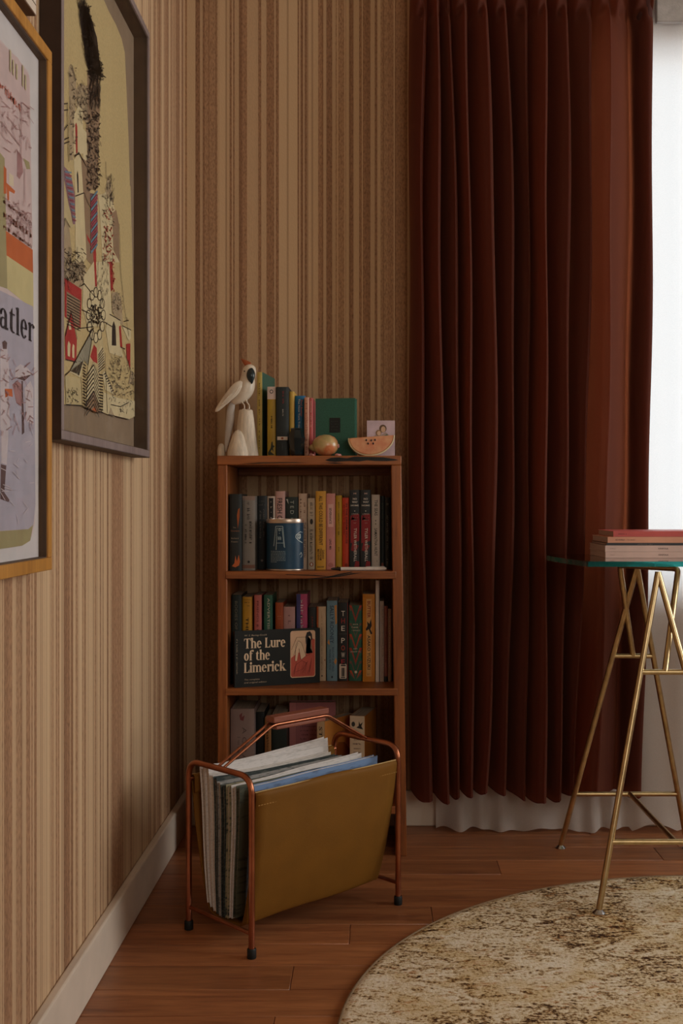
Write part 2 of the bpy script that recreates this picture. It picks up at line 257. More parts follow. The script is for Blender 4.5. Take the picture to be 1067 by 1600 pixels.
CASTLE = ([(1803, 1769),(2021, 1847),(2106, 1846),(2167, 1839),(2225, 1839),(2276, 1832),(2305, 1815),(2323, 1732),(2341, 1644),(2353, 1554),(2359, 1553),(2372, 1450),(2384, 1343),(2397, 1194),(2397, 1111),(2391, 1067),(2335, 1058),(2265, 1060),(2193, 1058),(2116, 1055),(2067, 1059),(2021, 1052),(1977, 1053),(1914, 1052),(1855, 1046),(1817, 1181)], [('k', [(1950, 1746),(1982, 1769),(2010, 1773),(2038, 1762),(2073, 1750),(2094, 1714),(2094, 1687),(2067, 1677),(2038, 1680),(2010, 1663),(1993, 1677),(1982, 1698),(1960, 1726)]),('b', [(2004, 1661),(2038, 1680),(2079, 1681),(2097, 1661),(2091, 1587),(2079, 1469),(2021, 1450),(1998, 1469),(1993, 1539),(2004, 1615)]),('t', [(1882, 1619),(1894, 1629),(1914, 1628),(1929, 1615),(1924, 1561),(1909, 1470),(1889, 1464),(1884, 1571)]),('t', [(1924, 1596),(1955, 1619),(2004, 1632),(2004, 1563),(1934, 1561)]),('w', [(1914, 1549),(1945, 1576),(1971, 1577),(1977, 1503),(1914, 1480)]),('r', [(1922, 1535),(1930, 1542),(1936, 1537),(1938, 1493),(1928, 1486)]),('w', [(1971, 1546),(1998, 1547),(2004, 1500),(1977, 1488)]),('w', [(1914, 1472),(1945, 1492),(1977, 1491),(1982, 1427),(1924, 1409)]),('b', [(1960, 1492),(1998, 1495),(2021, 1453),(2027, 1419),(1977, 1426)]),('k', [(1932, 1452),(1937, 1461),(1943, 1453),(1945, 1425),(1938, 1422)]),('u', [(1840, 1442),(1874, 1443),(1899, 1437),(1919, 1418),(1924, 1364),(1909, 1360),(1884, 1384),(1855, 1421)]),('c', [(1839, 1404),(1855, 1405),(1894, 1376),(1909, 1355),(1840, 1338)]),('t', [(1843, 1339),(1856, 1355),(1884, 1351),(1899, 1314),(1894, 1253),(1845, 1244)]),('w', [(1922, 1415),(1977, 1433),(2004, 1327),(1977, 1309),(1924, 1298)]),('b', [(1977, 1430),(2021, 1415),(2032, 1392),(2055, 1368),(2055, 1315),(1998, 1320)]),('v', [(2021, 1445),(2073, 1457),(2079, 1388),(2067, 1353),(2038, 1355),(2038, 1411),(2023, 1421)]),('w', [(2079, 1457),(2128, 1474),(2180, 1513),(2200, 1475),(2248, 1446),(2255, 1370),(2116, 1340),(2091, 1436)]),('t', [(2135, 1482),(2156, 1516),(2180, 1510),(2204, 1473),(2180, 1476),(2147, 1473)]),('b', [(2193, 1454),(2227, 1469),(2250, 1447),(2255, 1370),(2200, 1383)]),('r', [(1996, 1365),(2021, 1360),(2030, 1350),(2004, 1356)]),('r', [(2044, 1342),(2061, 1357),(2067, 1344),(2067, 1293),(2055, 1297)]),('t', [(1850, 1281),(1979, 1311),(1996, 1289),(1971, 1259),(1857, 1253)]),('r', [(1853, 1257),(1963, 1259),(1963, 1244),(1857, 1243)]),('r', [(1857, 1243),(1963, 1247),(1957, 1190),(1924, 1187),(1857, 1193)]),('b', [(1868, 1237),(1954, 1238),(1949, 1191),(1868, 1192)]),('r', [(1858, 1161),(1894, 1208),(1932, 1166),(1928, 1126),(1861, 1122)]),('w', [(1880, 1186),(1890, 1189),(1897, 1178),(1882, 1175)]),('w', [(1873, 1147),(1879, 1156),(1891, 1152),(1888, 1130),(1874, 1130)]),('w', [(1901, 1146),(1907, 1155),(1916, 1153),(1915, 1131),(1903, 1131)]),('w', [(1979, 1286),(2047, 1326),(2167, 1352),(2187, 1248),(2119, 1219),(2004, 1200),(1967, 1232)]),('r', [(2049, 1327),(2064, 1330),(2072, 1285),(2057, 1282)]),('r', [(2167, 1352),(2192, 1358),(2199, 1305),(2182, 1297)]),('t', [(2187, 1295),(2227, 1305),(2269, 1301),(2285, 1248),(2259, 1246),(2192, 1258)]),('w', [(2167, 1250),(2259, 1253),(2269, 1198),(2291, 1182),(2167, 1175),(2138, 1217)]),('k', [(2187, 1192),(2189, 1230),(2204, 1243),(2219, 1234),(2225, 1197)]),('r', [(2248, 1239),(2264, 1244),(2280, 1200),(2259, 1199)]),('w', [(2275, 1245),(2358, 1249),(2358, 1231),(2335, 1223)]),('r', [(2313, 1213),(2353, 1220),(2353, 1166),(2319, 1185)]),('g', [(1886, 1106),(2043, 1204),(2004, 1131),(1979, 1136)]),('c', [(2043, 1204),(2110, 1199),(2129, 1170),(2082, 1125),(2043, 1142),(1996, 1108)]),('r', [(2021, 1148),(2047, 1174),(2069, 1170),(2073, 1142),(2043, 1142)]),('w', [(2078, 1163),(2105, 1180),(2129, 1160),(2091, 1126),(2078, 1129)]),('w', [(1882, 1104),(1979, 1136),(1951, 1102)]),('w', [(1996, 1065),(2004, 1109),(2043, 1140),(2091, 1119),(2091, 1063),(2047, 1088)]),('b', [(1984, 1056),(2047, 1088),(2101, 1052),(2069, 1050)]),('c', [(1857, 1095),(1951, 1101),(1963, 1056),(1864, 1047)]),('w', [(2110, 1128),(2129, 1135),(2202, 1098),(2133, 1099)]),('w', [(2119, 1093),(2248, 1094),(2394, 1102),(2394, 1069),(2335, 1058),(2157, 1054),(2110, 1055)]),('t', [(2157, 1054),(2177, 1070),(2212, 1053)]),('t', [(2335, 1132),(2358, 1163),(2394, 1162),(2382, 1137)]),('o', [(2030, 1051),(2056, 1061),(2072, 1051),(2047, 1049)]),('w', [(2133, 1243),(2130, 1236),(2122, 1231),(2111, 1230),(2103, 1232),(2100, 1237),(2103, 1243),(2111, 1248),(2122, 1250),(2130, 1248)]),('w', [(2125, 1220),(2122, 1213),(2114, 1209),(2103, 1207),(2095, 1209),(2092, 1214),(2095, 1220),(2103, 1225),(2114, 1227),(2122, 1225)]),('w', [(2104, 1200),(2101, 1194),(2093, 1190),(2083, 1188),(2075, 1190),(2072, 1195),(2075, 1201),(2083, 1206),(2093, 1208),(2101, 1205)]),('w', [(2076, 1190),(2073, 1184),(2065, 1180),(2055, 1178),(2047, 1181),(2044, 1186),(2047, 1192),(2055, 1196),(2065, 1198),(2073, 1195)]),('w', [(2049, 1192),(2046, 1186),(2038, 1181),(2028, 1180),(2021, 1182),(2018, 1187),(2021, 1193),(2028, 1198),(2038, 1199),(2046, 1197)]),('w', [(2029, 1204),(2026, 1198),(2018, 1194),(2009, 1192),(2002, 1194),(1999, 1199),(2002, 1205),(2009, 1210),(2018, 1211),(2026, 1209)]),('w', [(2022, 1224),(2019, 1218),(2011, 1213),(2002, 1212),(1995, 1214),(1992, 1218),(1995, 1224),(2002, 1229),(2011, 1230),(2019, 1229)]),('w', [(2029, 1246),(2026, 1240),(2018, 1235),(2009, 1233),(2001, 1235),(1999, 1240),(2001, 1246),(2009, 1251),(2018, 1252),(2026, 1250)]),('w', [(2049, 1265),(2046, 1259),(2038, 1254),(2028, 1252),(2020, 1254),(2018, 1259),(2020, 1265),(2028, 1269),(2038, 1271),(2046, 1269)]),('w', [(2076, 1275),(2073, 1269),(2065, 1264),(2055, 1263),(2047, 1264),(2044, 1269),(2047, 1275),(2055, 1280),(2065, 1282),(2073, 1280)]),('w', [(2104, 1275),(2101, 1269),(2093, 1264),(2083, 1262),(2075, 1264),(2071, 1269),(2075, 1275),(2083, 1280),(2093, 1282),(2101, 1280)]),('w', [(2125, 1263),(2122, 1257),(2114, 1252),(2103, 1250),(2095, 1252),(2092, 1257),(2095, 1263),(2103, 1268),(2114, 1270),(2122, 1268)])], [('k', 0.0017, [(2133, 1243),(2130, 1236),(2122, 1231),(2111, 1230),(2103, 1232),(2100, 1237),(2103, 1243),(2111, 1248),(2122, 1250),(2130, 1248),(2133, 1243)]),('k', 0.0017, [(2125, 1220),(2122, 1213),(2114, 1209),(2103, 1207),(2095, 1209),(2092, 1214),(2095, 1220),(2103, 1225),(2114, 1227),(2122, 1225),(2125, 1220)]),('k', 0.0017, [(2104, 1200),(2101, 1194),(2093, 1190),(2083, 1188),(2075, 1190),(2072, 1195),(2075, 1201),(2083, 1206),(2093, 1208),(2101, 1205),(2104, 1200)]),('k', 0.0017, [(2076, 1190),(2073, 1184),(2065, 1180),(2055, 1178),(2047, 1181),(2044, 1186),(2047, 1192),(2055, 1196),(2065, 1198),(2073, 1195),(2076, 1190)]),('k', 0.0017, [(2049, 1192),(2046, 1186),(2038, 1181),(2028, 1180),(2021, 1182),(2018, 1187),(2021, 1193),(2028, 1198),(2038, 1199),(2046, 1197),(2049, 1192)]),('k', 0.0017, [(2029, 1204),(2026, 1198),(2018, 1194),(2009, 1192),(2002, 1194),(1999, 1199),(2002, 1205),(2009, 1210),(2018, 1211),(2026, 1209),(2029, 1204)]),('k', 0.0017, [(2022, 1224),(2019, 1218),(2011, 1213),(2002, 1212),(1995, 1214),(1992, 1218),(1995, 1224),(2002, 1229),(2011, 1230),(2019, 1229),(2022, 1224)]),('k', 0.0017, [(2029, 1246),(2026, 1240),(2018, 1235),(2009, 1233),(2001, 1235),(1999, 1240),(2001, 1246),(2009, 1251),(2018, 1252),(2026, 1250),(2029, 1246)]),('k', 0.0017, [(2049, 1265),(2046, 1259),(2038, 1254),(2028, 1252),(2020, 1254),(2018, 1259),(2020, 1265),(2028, 1269),(2038, 1271),(2046, 1269),(2049, 1265)]),('k', 0.0017, [(2076, 1275),(2073, 1269),(2065, 1264),(2055, 1263),(2047, 1264),(2044, 1269),(2047, 1275),(2055, 1280),(2065, 1282),(2073, 1280),(2076, 1275)]),('k', 0.0017, [(2104, 1275),(2101, 1269),(2093, 1264),(2083, 1262),(2075, 1264),(2071, 1269),(2075, 1275),(2083, 1280),(2093, 1282),(2101, 1280),(2104, 1275)]),('k', 0.0017, [(2125, 1263),(2122, 1257),(2114, 1252),(2103, 1250),(2095, 1252),(2092, 1257),(2095, 1263),(2103, 1268),(2114, 1270),(2122, 1268),(2125, 1263)]),('k', 0.0012, [(1868, 1232),(1952, 1235)]),('k', 0.0012, [(1868, 1227),(1952, 1229)]),('k', 0.0012, [(1868, 1222),(1952, 1224)]),('k', 0.0012, [(1868, 1217),(1952, 1219)]),('k', 0.0012, [(1868, 1212),(1952, 1214)]),('k', 0.0012, [(1868, 1208),(1952, 1209)]),('k', 0.0012, [(1868, 1203),(1952, 1204)]),('k', 0.0012, [(1868, 1198),(1952, 1199)]),('k', 0.0012, [(1868, 1193),(1952, 1194)]),('k', 0.0012, [(1868, 1188),(1952, 1189)]),('k', 0.0012, [(1868, 1183),(1952, 1184)]),('k', 0.0022, [(2043, 1136),(1990, 1109)]),('k', 0.0018, [(2043, 1136),(2082, 1116)]),('k', 0.0022, [(2043, 1128),(1990, 1101)]),('k', 0.0018, [(2043, 1128),(2082, 1108)]),('k', 0.0022, [(2043, 1120),(1990, 1093)]),('k', 0.0018, [(2043, 1120),(2082, 1100)]),('k', 0.0022, [(2043, 1112),(1990, 1086)]),('k', 0.0018, [(2043, 1112),(2082, 1092)]),('k', 0.0022, [(2043, 1104),(1990, 1078)]),('k', 0.0018, [(2043, 1104),(2082, 1084)]),('k', 0.0022, [(2043, 1096),(1990, 1070)]),('k', 0.0018, [(2043, 1096),(2082, 1076)]),('k', 0.0022, [(2043, 1088),(1990, 1062)]),('k', 0.0018, [(2043, 1088),(2082, 1068)]),('k', 0.0022, [(2043, 1080),(1990, 1055)]),('k', 0.0018, [(2043, 1080),(2082, 1060)]),('k', 0.0022, [(2043, 1072),(1990, 1047)]),('k', 0.0018, [(2043, 1072),(2082, 1051)]),('k', 0.0022, [(2043, 1064),(1990, 1039)]),('k', 0.0018, [(2043, 1064),(2082, 1043)]),('k', 0.0022, [(1967, 1133),(1941, 1105)]),('k', 0.0022, [(1958, 1130),(1935, 1105)]),('k', 0.0022, [(1948, 1126),(1929, 1106)]),('k', 0.0022, [(1939, 1123),(1922, 1106)]),('k', 0.0022, [(1929, 1120),(1916, 1106)]),('k', 0.0022, [(1920, 1117),(1910, 1106)]),('k', 0.0022, [(1911, 1114),(1904, 1106)]),('k', 0.0022, [(1902, 1111),(1898, 1106)]),('k', 0.0022, [(1893, 1108),(1892, 1106)]),('k', 0.002, [(1970, 1129),(1989, 1127)]),('k', 0.0022, [(2082, 1123),(2114, 1125)]),('k', 0.002, [(1970, 1123),(1989, 1122)]),('k', 0.0022, [(2082, 1117),(2114, 1119)]),('k', 0.002, [(1970, 1118),(1989, 1116)]),('k', 0.0022, [(2082, 1112),(2114, 1114)]),('k', 0.002, [(1970, 1113),(1989, 1111)]),('k', 0.0022, [(2082, 1107),(2114, 1108)]),('k', 0.002, [(1970, 1108),(1989, 1106)]),('k', 0.0022, [(2082, 1101),(2114, 1103)]),('k', 0.002, [(1970, 1102),(1989, 1100)]),('k', 0.0022, [(2082, 1096),(2114, 1097)]),('k', 0.002, [(1970, 1097),(1989, 1095)]),('k', 0.0022, [(2082, 1090),(2114, 1092)]),('k', 0.002, [(1970, 1092),(1989, 1089)]),('k', 0.0022, [(2082, 1085),(2114, 1086)]),('k', 0.002, [(1970, 1086),(1989, 1084)]),('k', 0.0022, [(2082, 1080),(2114, 1081)]),('k', 0.002, [(1970, 1081),(1989, 1079)]),('k', 0.0022, [(2082, 1074),(2114, 1075)]),('k', 0.002, [(1970, 1076),(1989, 1073)]),('k', 0.0022, [(2082, 1069),(2114, 1070)]),('k', 0.002, [(1970, 1070),(1989, 1068)]),('k', 0.0022, [(2082, 1064),(2114, 1065)]),('k', 0.002, [(1970, 1065),(1989, 1063)]),('k', 0.0022, [(2082, 1058),(2114, 1059)]),('k', 0.002, [(1970, 1060),(1989, 1057)]),('k', 0.0022, [(2082, 1053),(2114, 1054)]),('k', 0.002, [(2119, 1127),(2138, 1132)]),('k', 0.0018, [(2078, 1158),(2114, 1177)]),('k', 0.002, [(2128, 1124),(2147, 1128)]),('k', 0.0018, [(2078, 1154),(2116, 1172)]),('k', 0.002, [(2136, 1120),(2155, 1124)]),('k', 0.0018, [(2078, 1149),(2118, 1167)]),('k', 0.002, [(2145, 1116),(2164, 1121)]),('k', 0.0018, [(2078, 1145),(2120, 1162)]),('k', 0.002, [(2153, 1113),(2173, 1117)]),('k', 0.0018, [(2078, 1140),(2122, 1158)]),('k', 0.002, [(2162, 1109),(2182, 1113)]),('k', 0.0018, [(2078, 1136),(2124, 1153)]),('k', 0.002, [(2171, 1105),(2191, 1109)]),('k', 0.0018, [(2078, 1131),(2126, 1148)]),('k', 0.002, [(2180, 1101),(2200, 1106)]),('k', 0.0018, [(2078, 1127),(2128, 1143)]),('g2', 0.0008, [(2034, 1196),(2004, 1135)]),('g2', 0.0008, [(2019, 1186),(1999, 1135)]),('g2', 0.0008, [(2003, 1176),(1994, 1134)]),('g2', 0.0008, [(1988, 1167),(1989, 1133)]),('g2', 0.0008, [(1974, 1157),(1984, 1133)]),('g2', 0.0008, [(1959, 1148),(1979, 1132)]),('g2', 0.0008, [(1945, 1138),(1975, 1132)]),('g2', 0.0008, [(1931, 1129),(1970, 1131)]),('s', 0.0035, [(2023, 1433),(2072, 1463)]),('m', 0.0035, [(2023, 1426),(2072, 1456)]),('m', 0.0035, [(2023, 1420),(2072, 1450)]),('s', 0.0035, [(2023, 1414),(2072, 1443)]),('m', 0.0035, [(2023, 1407),(2072, 1436)]),('m', 0.0035, [(2023, 1401),(2072, 1430)]),('s', 0.0035, [(2023, 1395),(2072, 1423)]),('m', 0.0035, [(2023, 1388),(2072, 1417)]),('m', 0.0035, [(2023, 1382),(2072, 1410)]),('s', 0.0035, [(2023, 1375),(2072, 1404)]),('m', 0.0035, [(2023, 1369),(2072, 1397)]),('m', 0.0035, [(2023, 1363),(2072, 1391)]),('s', 0.0035, [(2023, 1356),(2072, 1384)]),('m', 0.0035, [(2023, 1350),(2072, 1377)]),('m', 0.0035, [(2023, 1343),(2072, 1371)]),('s', 0.0035, [(2023, 1337),(2072, 1364)]),('s', 0.0022, [(1853, 1434),(1894, 1444)]),('m', 0.0022, [(1856, 1430),(1896, 1439)]),('s', 0.0022, [(1859, 1426),(1898, 1434)]),('m', 0.0022, [(1863, 1421),(1900, 1429)]),('s', 0.0022, [(1866, 1417),(1902, 1424)]),('m', 0.0022, [(1869, 1412),(1904, 1419)]),('s', 0.0022, [(1873, 1408),(1906, 1414)]),('m', 0.0022, [(1876, 1404),(1908, 1410)]),('s', 0.0022, [(1880, 1399),(1910, 1405)]),('m', 0.0022, [(1883, 1395),(1912, 1400)]),('s', 0.0022, [(1887, 1390),(1914, 1395)]),('m', 0.0022, [(1890, 1386),(1916, 1390)]),('s', 0.0022, [(1894, 1381),(1918, 1385)]),('m', 0.0022, [(1897, 1377),(1920, 1380)]),('s', 0.0022, [(1901, 1372),(1922, 1375)]),('m', 0.0022, [(1904, 1367),(1924, 1370)]),('k', 0.0016, [(1914, 1477),(1943, 1494),(1998, 1484)]),('k', 0.0016, [(1914, 1480),(1945, 1492),(1987, 1486)]),('k', 0.0016, [(1919, 1411),(1977, 1433),(2032, 1412)]),('k', 0.0016, [(1955, 1263),(1977, 1272),(2055, 1262)]),('k', 0.0016, [(1843, 1328),(1856, 1357),(1886, 1349)]),('k', 0.0016, [(1839, 1404),(1838, 1338)]),('k', 0.0016, [(2141, 1505),(2135, 1537)]),('k', 0.0016, [(1847, 1544),(1872, 1554)]),('k', 0.0016, [(1843, 1532),(1874, 1544)]),('k', 0.0016, [(1869, 1555),(1879, 1458)]),('k', 0.0016, [(1845, 1498),(1872, 1518)]),('k', 0.0016, [(1840, 1481),(1879, 1499)]),('k', 0.0016, [(1847, 1478),(1882, 1493)]),('k', 0.0016, [(2248, 1446),(2262, 1352),(2291, 1292),(2335, 1233)]),('k', 0.0016, [(1857, 1095),(1886, 1106),(2043, 1204)]),('k', 0.0016, [(1928, 1184),(2043, 1206)]),('k', 0.0016, [(2043, 1204),(2004, 1131)]),('k', 0.0016, [(2119, 1228),(2187, 1229)]),('k', 0.0016, [(1963, 1223),(2013, 1225)]),('k', 0.0016, [(2167, 1250),(2259, 1253)]),('k', 0.0016, [(2275, 1245),(2358, 1249)]),('k', 0.0016, [(2259, 1199),(2302, 1201)]),('k', 0.0016, [(1984, 1056),(2047, 1088),(2105, 1053)]),('k', 0.0016, [(2129, 1135),(2207, 1098)]),('k', 0.0016, [(1864, 1047),(1963, 1054),(2004, 1052),(2073, 1050)]),('k', 0.0016, [(2157, 1054),(2335, 1058)]),('k', 0.0016, [(1955, 1103),(1963, 1056)]),('k', 0.0016, [(2129, 1170),(2148, 1056)]),('k', 0.0016, [(2177, 1075),(2259, 1078),(2335, 1094)]),('k', 0.0016, [(1894, 1208),(1858, 1161)]),('k', 0.0016, [(1894, 1208),(1932, 1166)]),('k', 0.0016, [(1861, 1122),(1928, 1126)]),('k', 0.0016, [(2313, 1269),(2330, 1262)]),('k', 0.0016, [(2291, 1256),(2335, 1266)]),('k', 0.0016, [(2280, 1200),(2358, 1160)]),('k', 0.0016, [(2370, 1164),(2394, 1102)])], [('k', 0.0015, 420, [(1938, 1747),(1998, 1774),(2005, 1644),(2113, 1685)], 16, 1.2, 2.2),('k', 0.0011, 150, [(2012, 1661),(2094, 1693),(2012, 1589),(2094, 1618)], 14, 1.5, 0.3),('k', 0.0018, 170, [(1998, 1584),(2091, 1617),(1998, 1443),(2091, 1470)], 6, -1, 0.5),('k', 0.0011, 40, [(1886, 1620),(1924, 1635),(1886, 1468),(1924, 1480)], 6, -1, 0.5),('k', 0.0011, 60, [(1934, 1611),(2004, 1638),(1934, 1545),(2004, 1569)], 6, -1, 0.5),('k', 0.0011, 60, [(2116, 1464),(2193, 1486),(2116, 1340),(2193, 1356)], 6, -1, 0.5),('r', 0.002, 36, [(2122, 1445),(2193, 1464),(2122, 1341),(2193, 1356)], 7, -1, 0.5),('k', 0.0011, 60, [(1845, 1302),(1977, 1332),(1845, 1244),(1977, 1270)], 9, -1, 0.5),('k', 0.0011, 30, [(2135, 1506),(2200, 1525),(2135, 1457),(2200, 1475)], 9, 1.2, 0.5),('k', 0.0011, 60, [(1853, 1282),(1979, 1309),(1853, 1254),(1979, 1279)], 6, -1, 0.5),('k', 0.0011, 70, [(2167, 1170),(2269, 1184),(2167, 1086),(2269, 1096)], 7, -1, 0.5),('k', 0.0011, 60, [(2248, 1171),(2394, 1190),(2248, 1057),(2394, 1069)], 7, -1, 0.5),('k', 0.0011, 40, [(2187, 1295),(2280, 1313),(2187, 1258),(2280, 1274)], 4, -1, 0.5),('k', 0.0011, 40, [(2064, 1330),(2157, 1350),(2064, 1245),(2157, 1262)], 7, 1.5, 0.4),('r', 0.002, 22, [(2187, 1357),(2207, 1361),(2187, 1298),(2207, 1302)], 5, -1, 0.5),('k', 0.0011, 25, [(1868, 1074),(1932, 1080),(1868, 1049),(1932, 1055)], 4, -1, 0.5),('k', 0.0018, 70, [(2021, 1242),(2101, 1256),(2021, 1209),(2101, 1222)], 6, -1, 0.5)])
POSTER = ([(1356, 1479),(1495, 1504),(1576, 1508),(1616, 1508),(1625, 1499),(1634, 1263),(1647, 1058),(1648, 907),(1647, 850),(1634, 833),(1605, 825),(1548, 820),(1356, 832)], [('pk', [(1367, 1467),(1495, 1500),(1569, 1509),(1612, 1504),(1620, 1504),(1637, 1259),(1600, 1256),(1495, 1255),(1367, 1240)]),('ol', [(1367, 1320),(1495, 1352),(1513, 1350),(1520, 1249),(1524, 1175),(1367, 1162)]),('or', [(1518, 1253),(1637, 1254),(1639, 1220),(1521, 1220)]),('ye', [(1521, 1220),(1639, 1220),(1641, 1167),(1524, 1175)]),('li', [(1351, 1151),(1495, 1167),(1639, 1171),(1646, 1021),(1650, 879),(1639, 847),(1616, 844),(1351, 845)]),('ol', [(1351, 845),(1495, 844),(1616, 844),(1639, 850),(1625, 827),(1588, 821),(1495, 820),(1351, 826)]),('ol', [(1592, 1375),(1620, 1378),(1625, 1369),(1608, 1364)]),('or', [(1509, 1339),(1520, 1338),(1520, 1304),(1509, 1301)]),('or', [(1520, 1319),(1557, 1318),(1553, 1313),(1531, 1311),(1531, 1298),(1524, 1296)]),('ro', [(1565, 1378),(1584, 1377),(1592, 1355),(1576, 1340),(1565, 1341)]),('cr', [(1531, 1336),(1550, 1337),(1550, 1322),(1531, 1319)]),('lw', [(1495, 1083),(1507, 1096),(1523, 1095),(1532, 1061),(1528, 1027),(1536, 984),(1495, 979)]),('br', [(1503, 1099),(1513, 1103),(1523, 1101),(1521, 1092),(1505, 1090)]),('lw', [(1557, 1070),(1579, 1079),(1616, 1077),(1630, 1070),(1588, 1056),(1557, 1058)]),('ro', [(1544, 1046),(1566, 1054),(1588, 1050),(1584, 1019),(1562, 1022)]),('or', [(1513, 1037),(1544, 1040),(1546, 1029),(1528, 1029),(1515, 1025)]),('lw', [(1499, 982),(1528, 981),(1521, 934),(1499, 936)]),('br', [(1497, 934),(1519, 933),(1511, 896),(1532, 886),(1528, 883),(1495, 887)]),('br', [(1584, 1056),(1590, 1056),(1597, 983),(1586, 979)]),('br', [(1562, 1057),(1630, 1070),(1597, 1057)]),('lw', [(1597, 1046),(1625, 1060),(1639, 1050),(1639, 997),(1606, 1000)])], [('ro', 0.0012, [(1580, 1451),(1580, 1376)]),('ro', 0.0012, [(1495, 1394),(1576, 1387)]),('ro', 0.0012, [(1584, 1452),(1620, 1455)]),('ro', 0.0012, [(1596, 1361),(1596, 1313)])], [('ro', 0.001, 26, [(1495, 1425),(1620, 1470),(1495, 1356),(1620, 1396)], 12, -1, 1),('ro', 0.001, 40, [(1524, 1293),(1629, 1322),(1524, 1250),(1629, 1275)], 9, -1, 1),('ro', 0.001, 24, [(1544, 1074),(1639, 1085),(1544, 985),(1639, 991)], 12, -1, 1),('ro', 0.001, 18, [(1495, 1089),(1536, 1095),(1495, 955),(1536, 957)], 9, -1, 1),('lw', 0.001, 12, [(1495, 973),(1644, 983),(1495, 861),(1644, 859)], 12, -1, 1)])

# ------------------------------------------------------------------ special materials
def node_mat(name):
    m = bpy.data.materials.new(name); m.use_nodes = True
    return m, m.node_tree.nodes, m.node_tree.links, m.node_tree.nodes['Principled BSDF']
def ramp(N, stops, interp='LINEAR'):
    r = N.new('ShaderNodeValToRGB'); cr = r.color_ramp; cr.interpolation = interp
    while len(cr.elements) > 1: cr.elements.remove(cr.elements[-1])
    cr.elements[0].position = stops[0][0]; cr.elements[0].color = stops[0][1]
    for p, c in stops[1:]:
        e = cr.elements.new(p); e.color = c
    return r
def math_node(N, Lk, op, a, b=None):
    n = N.new('ShaderNodeMath'); n.operation = op
    for i, x in enumerate((a, b)):
        if x is None: continue
        if isinstance(x, (int, float)): n.inputs[i].default_value = x
        else: Lk.new(x, n.inputs[i])
    return n.outputs[0]

def wallpaper(name, axis, off):
    """irregular vertical bands of brown grass cloth with thin cream stripes between"""
    m, N, Lk, b = node_mat(name)
    g = N.new('ShaderNodeNewGeometry'); sx = N.new('ShaderNodeSeparateXYZ'); Lk.new(g.outputs['Position'], sx.inputs[0])
    w = math_node(N, Lk, 'ADD', sx.outputs[axis], off)
    def bands(scale, seed):
        v = N.new('ShaderNodeTexVoronoi'); v.voronoi_dimensions = '1D'
        v.inputs['Scale'].default_value = scale
        Lk.new(math_node(N, Lk, 'ADD', w, seed), v.inputs['W'])
        s = N.new('ShaderNodeSeparateColor'); Lk.new(v.outputs['Color'], s.inputs[0]); return s.outputs[0]
    wide, mid, thin = bands(36, 3.1), bands(82, 8.7), bands(250, 1.3)
    brown = ramp(N, [(0, lin((152, 114, 86))), (.22, lin((168, 128, 97))), (.45, lin((159, 120, 90))), (.62, lin((174, 136, 104)))], 'CONSTANT')
    Lk.new(wide, brown.inputs[0])
    # speckled fibre on the brown bands
    mp = N.new('ShaderNodeMapping'); mp.inputs['Scale'].default_value = (1, 1, .4); Lk.new(g.outputs['Position'], mp.inputs[0])
    n = N.new('ShaderNodeTexNoise'); n.inputs['Scale'].default_value = 280; n.inputs['Detail'].default_value = 4; Lk.new(mp.outputs[0], n.inputs['Vector'])
    spk = ramp(N, [(.3, (.68, .64, .60, 1)), (.5, (1, 1, 1, 1)), (.72, (1.25, 1.22, 1.15, 1))]); Lk.new(n.outputs['Fac'], spk.inputs[0])
    mul = N.new('ShaderNodeMix'); mul.data_type = 'RGBA'; mul.blend_type = 'MULTIPLY'; mul.inputs[0].default_value = 1.0
    Lk.new(brown.outputs[0], mul.inputs[6]); Lk.new(spk.outputs[0], mul.inputs[7])
    # smooth tan bands and thin lines
    f1 = ramp(N, [(0, (0, 0, 0, 1)), (.78, (.8, .8, .8, 1)), (.90, (1, 1, 1, 1))], 'CONSTANT'); Lk.new(wide, f1.inputs[0])
    f2 = ramp(N, [(0, (0, 0, 0, 1)), (.80, (.75, .75, .75, 1))], 'CONSTANT'); Lk.new(mid, f2.inputs[0])
    f3 = ramp(N, [(0, (0, 0, 0, 1)), (.78, (.7, .7, .7, 1))], 'CONSTANT'); Lk.new(thin, f3.inputs[0])
    fac = math_node(N, Lk, 'MAXIMUM', math_node(N, Lk, 'MAXIMUM', f1.outputs[0], f2.outputs[0]), f3.outputs[0])
    mxl = N.new('ShaderNodeMix'); mxl.data_type = 'RGBA'; mxl.inputs[7].default_value = lin((210, 177, 140))
    Lk.new(fac, mxl.inputs[0]); Lk.new(mul.outputs[2], mxl.inputs[6])
    f4 = ramp(N, [(0, (.45, .45, .45, 1)), (.10, (0, 0, 0, 1))], 'CONSTANT'); Lk.new(thin, f4.inputs[0])
    mul = N.new('ShaderNodeMix'); mul.data_type = 'RGBA'; mul.inputs[7].default_value = lin((134, 96, 68))
    Lk.new(f4.outputs[0], mul.inputs[0]); Lk.new(mxl.outputs[2], mul.inputs[6])
    Lk.new(mul.outputs[2], b.inputs['Base Color'])
    b.inputs['Roughness'].default_value = .78; b.inputs['Specular IOR Level'].default_value = .25
    bp = N.new('ShaderNodeBump'); bp.inputs['Strength'].default_value = .35; bp.inputs['Distance'].default_value = .002
    Lk.new(n.outputs['Fac'], bp.inputs['Height']); Lk.new(bp.outputs[0], b.inputs['Normal'])
    return m
M_WPX = wallpaper('striped_wallpaper_back', 0, 5.31)
M_WPY = wallpaper('striped_wallpaper_left', 1, 9.0)

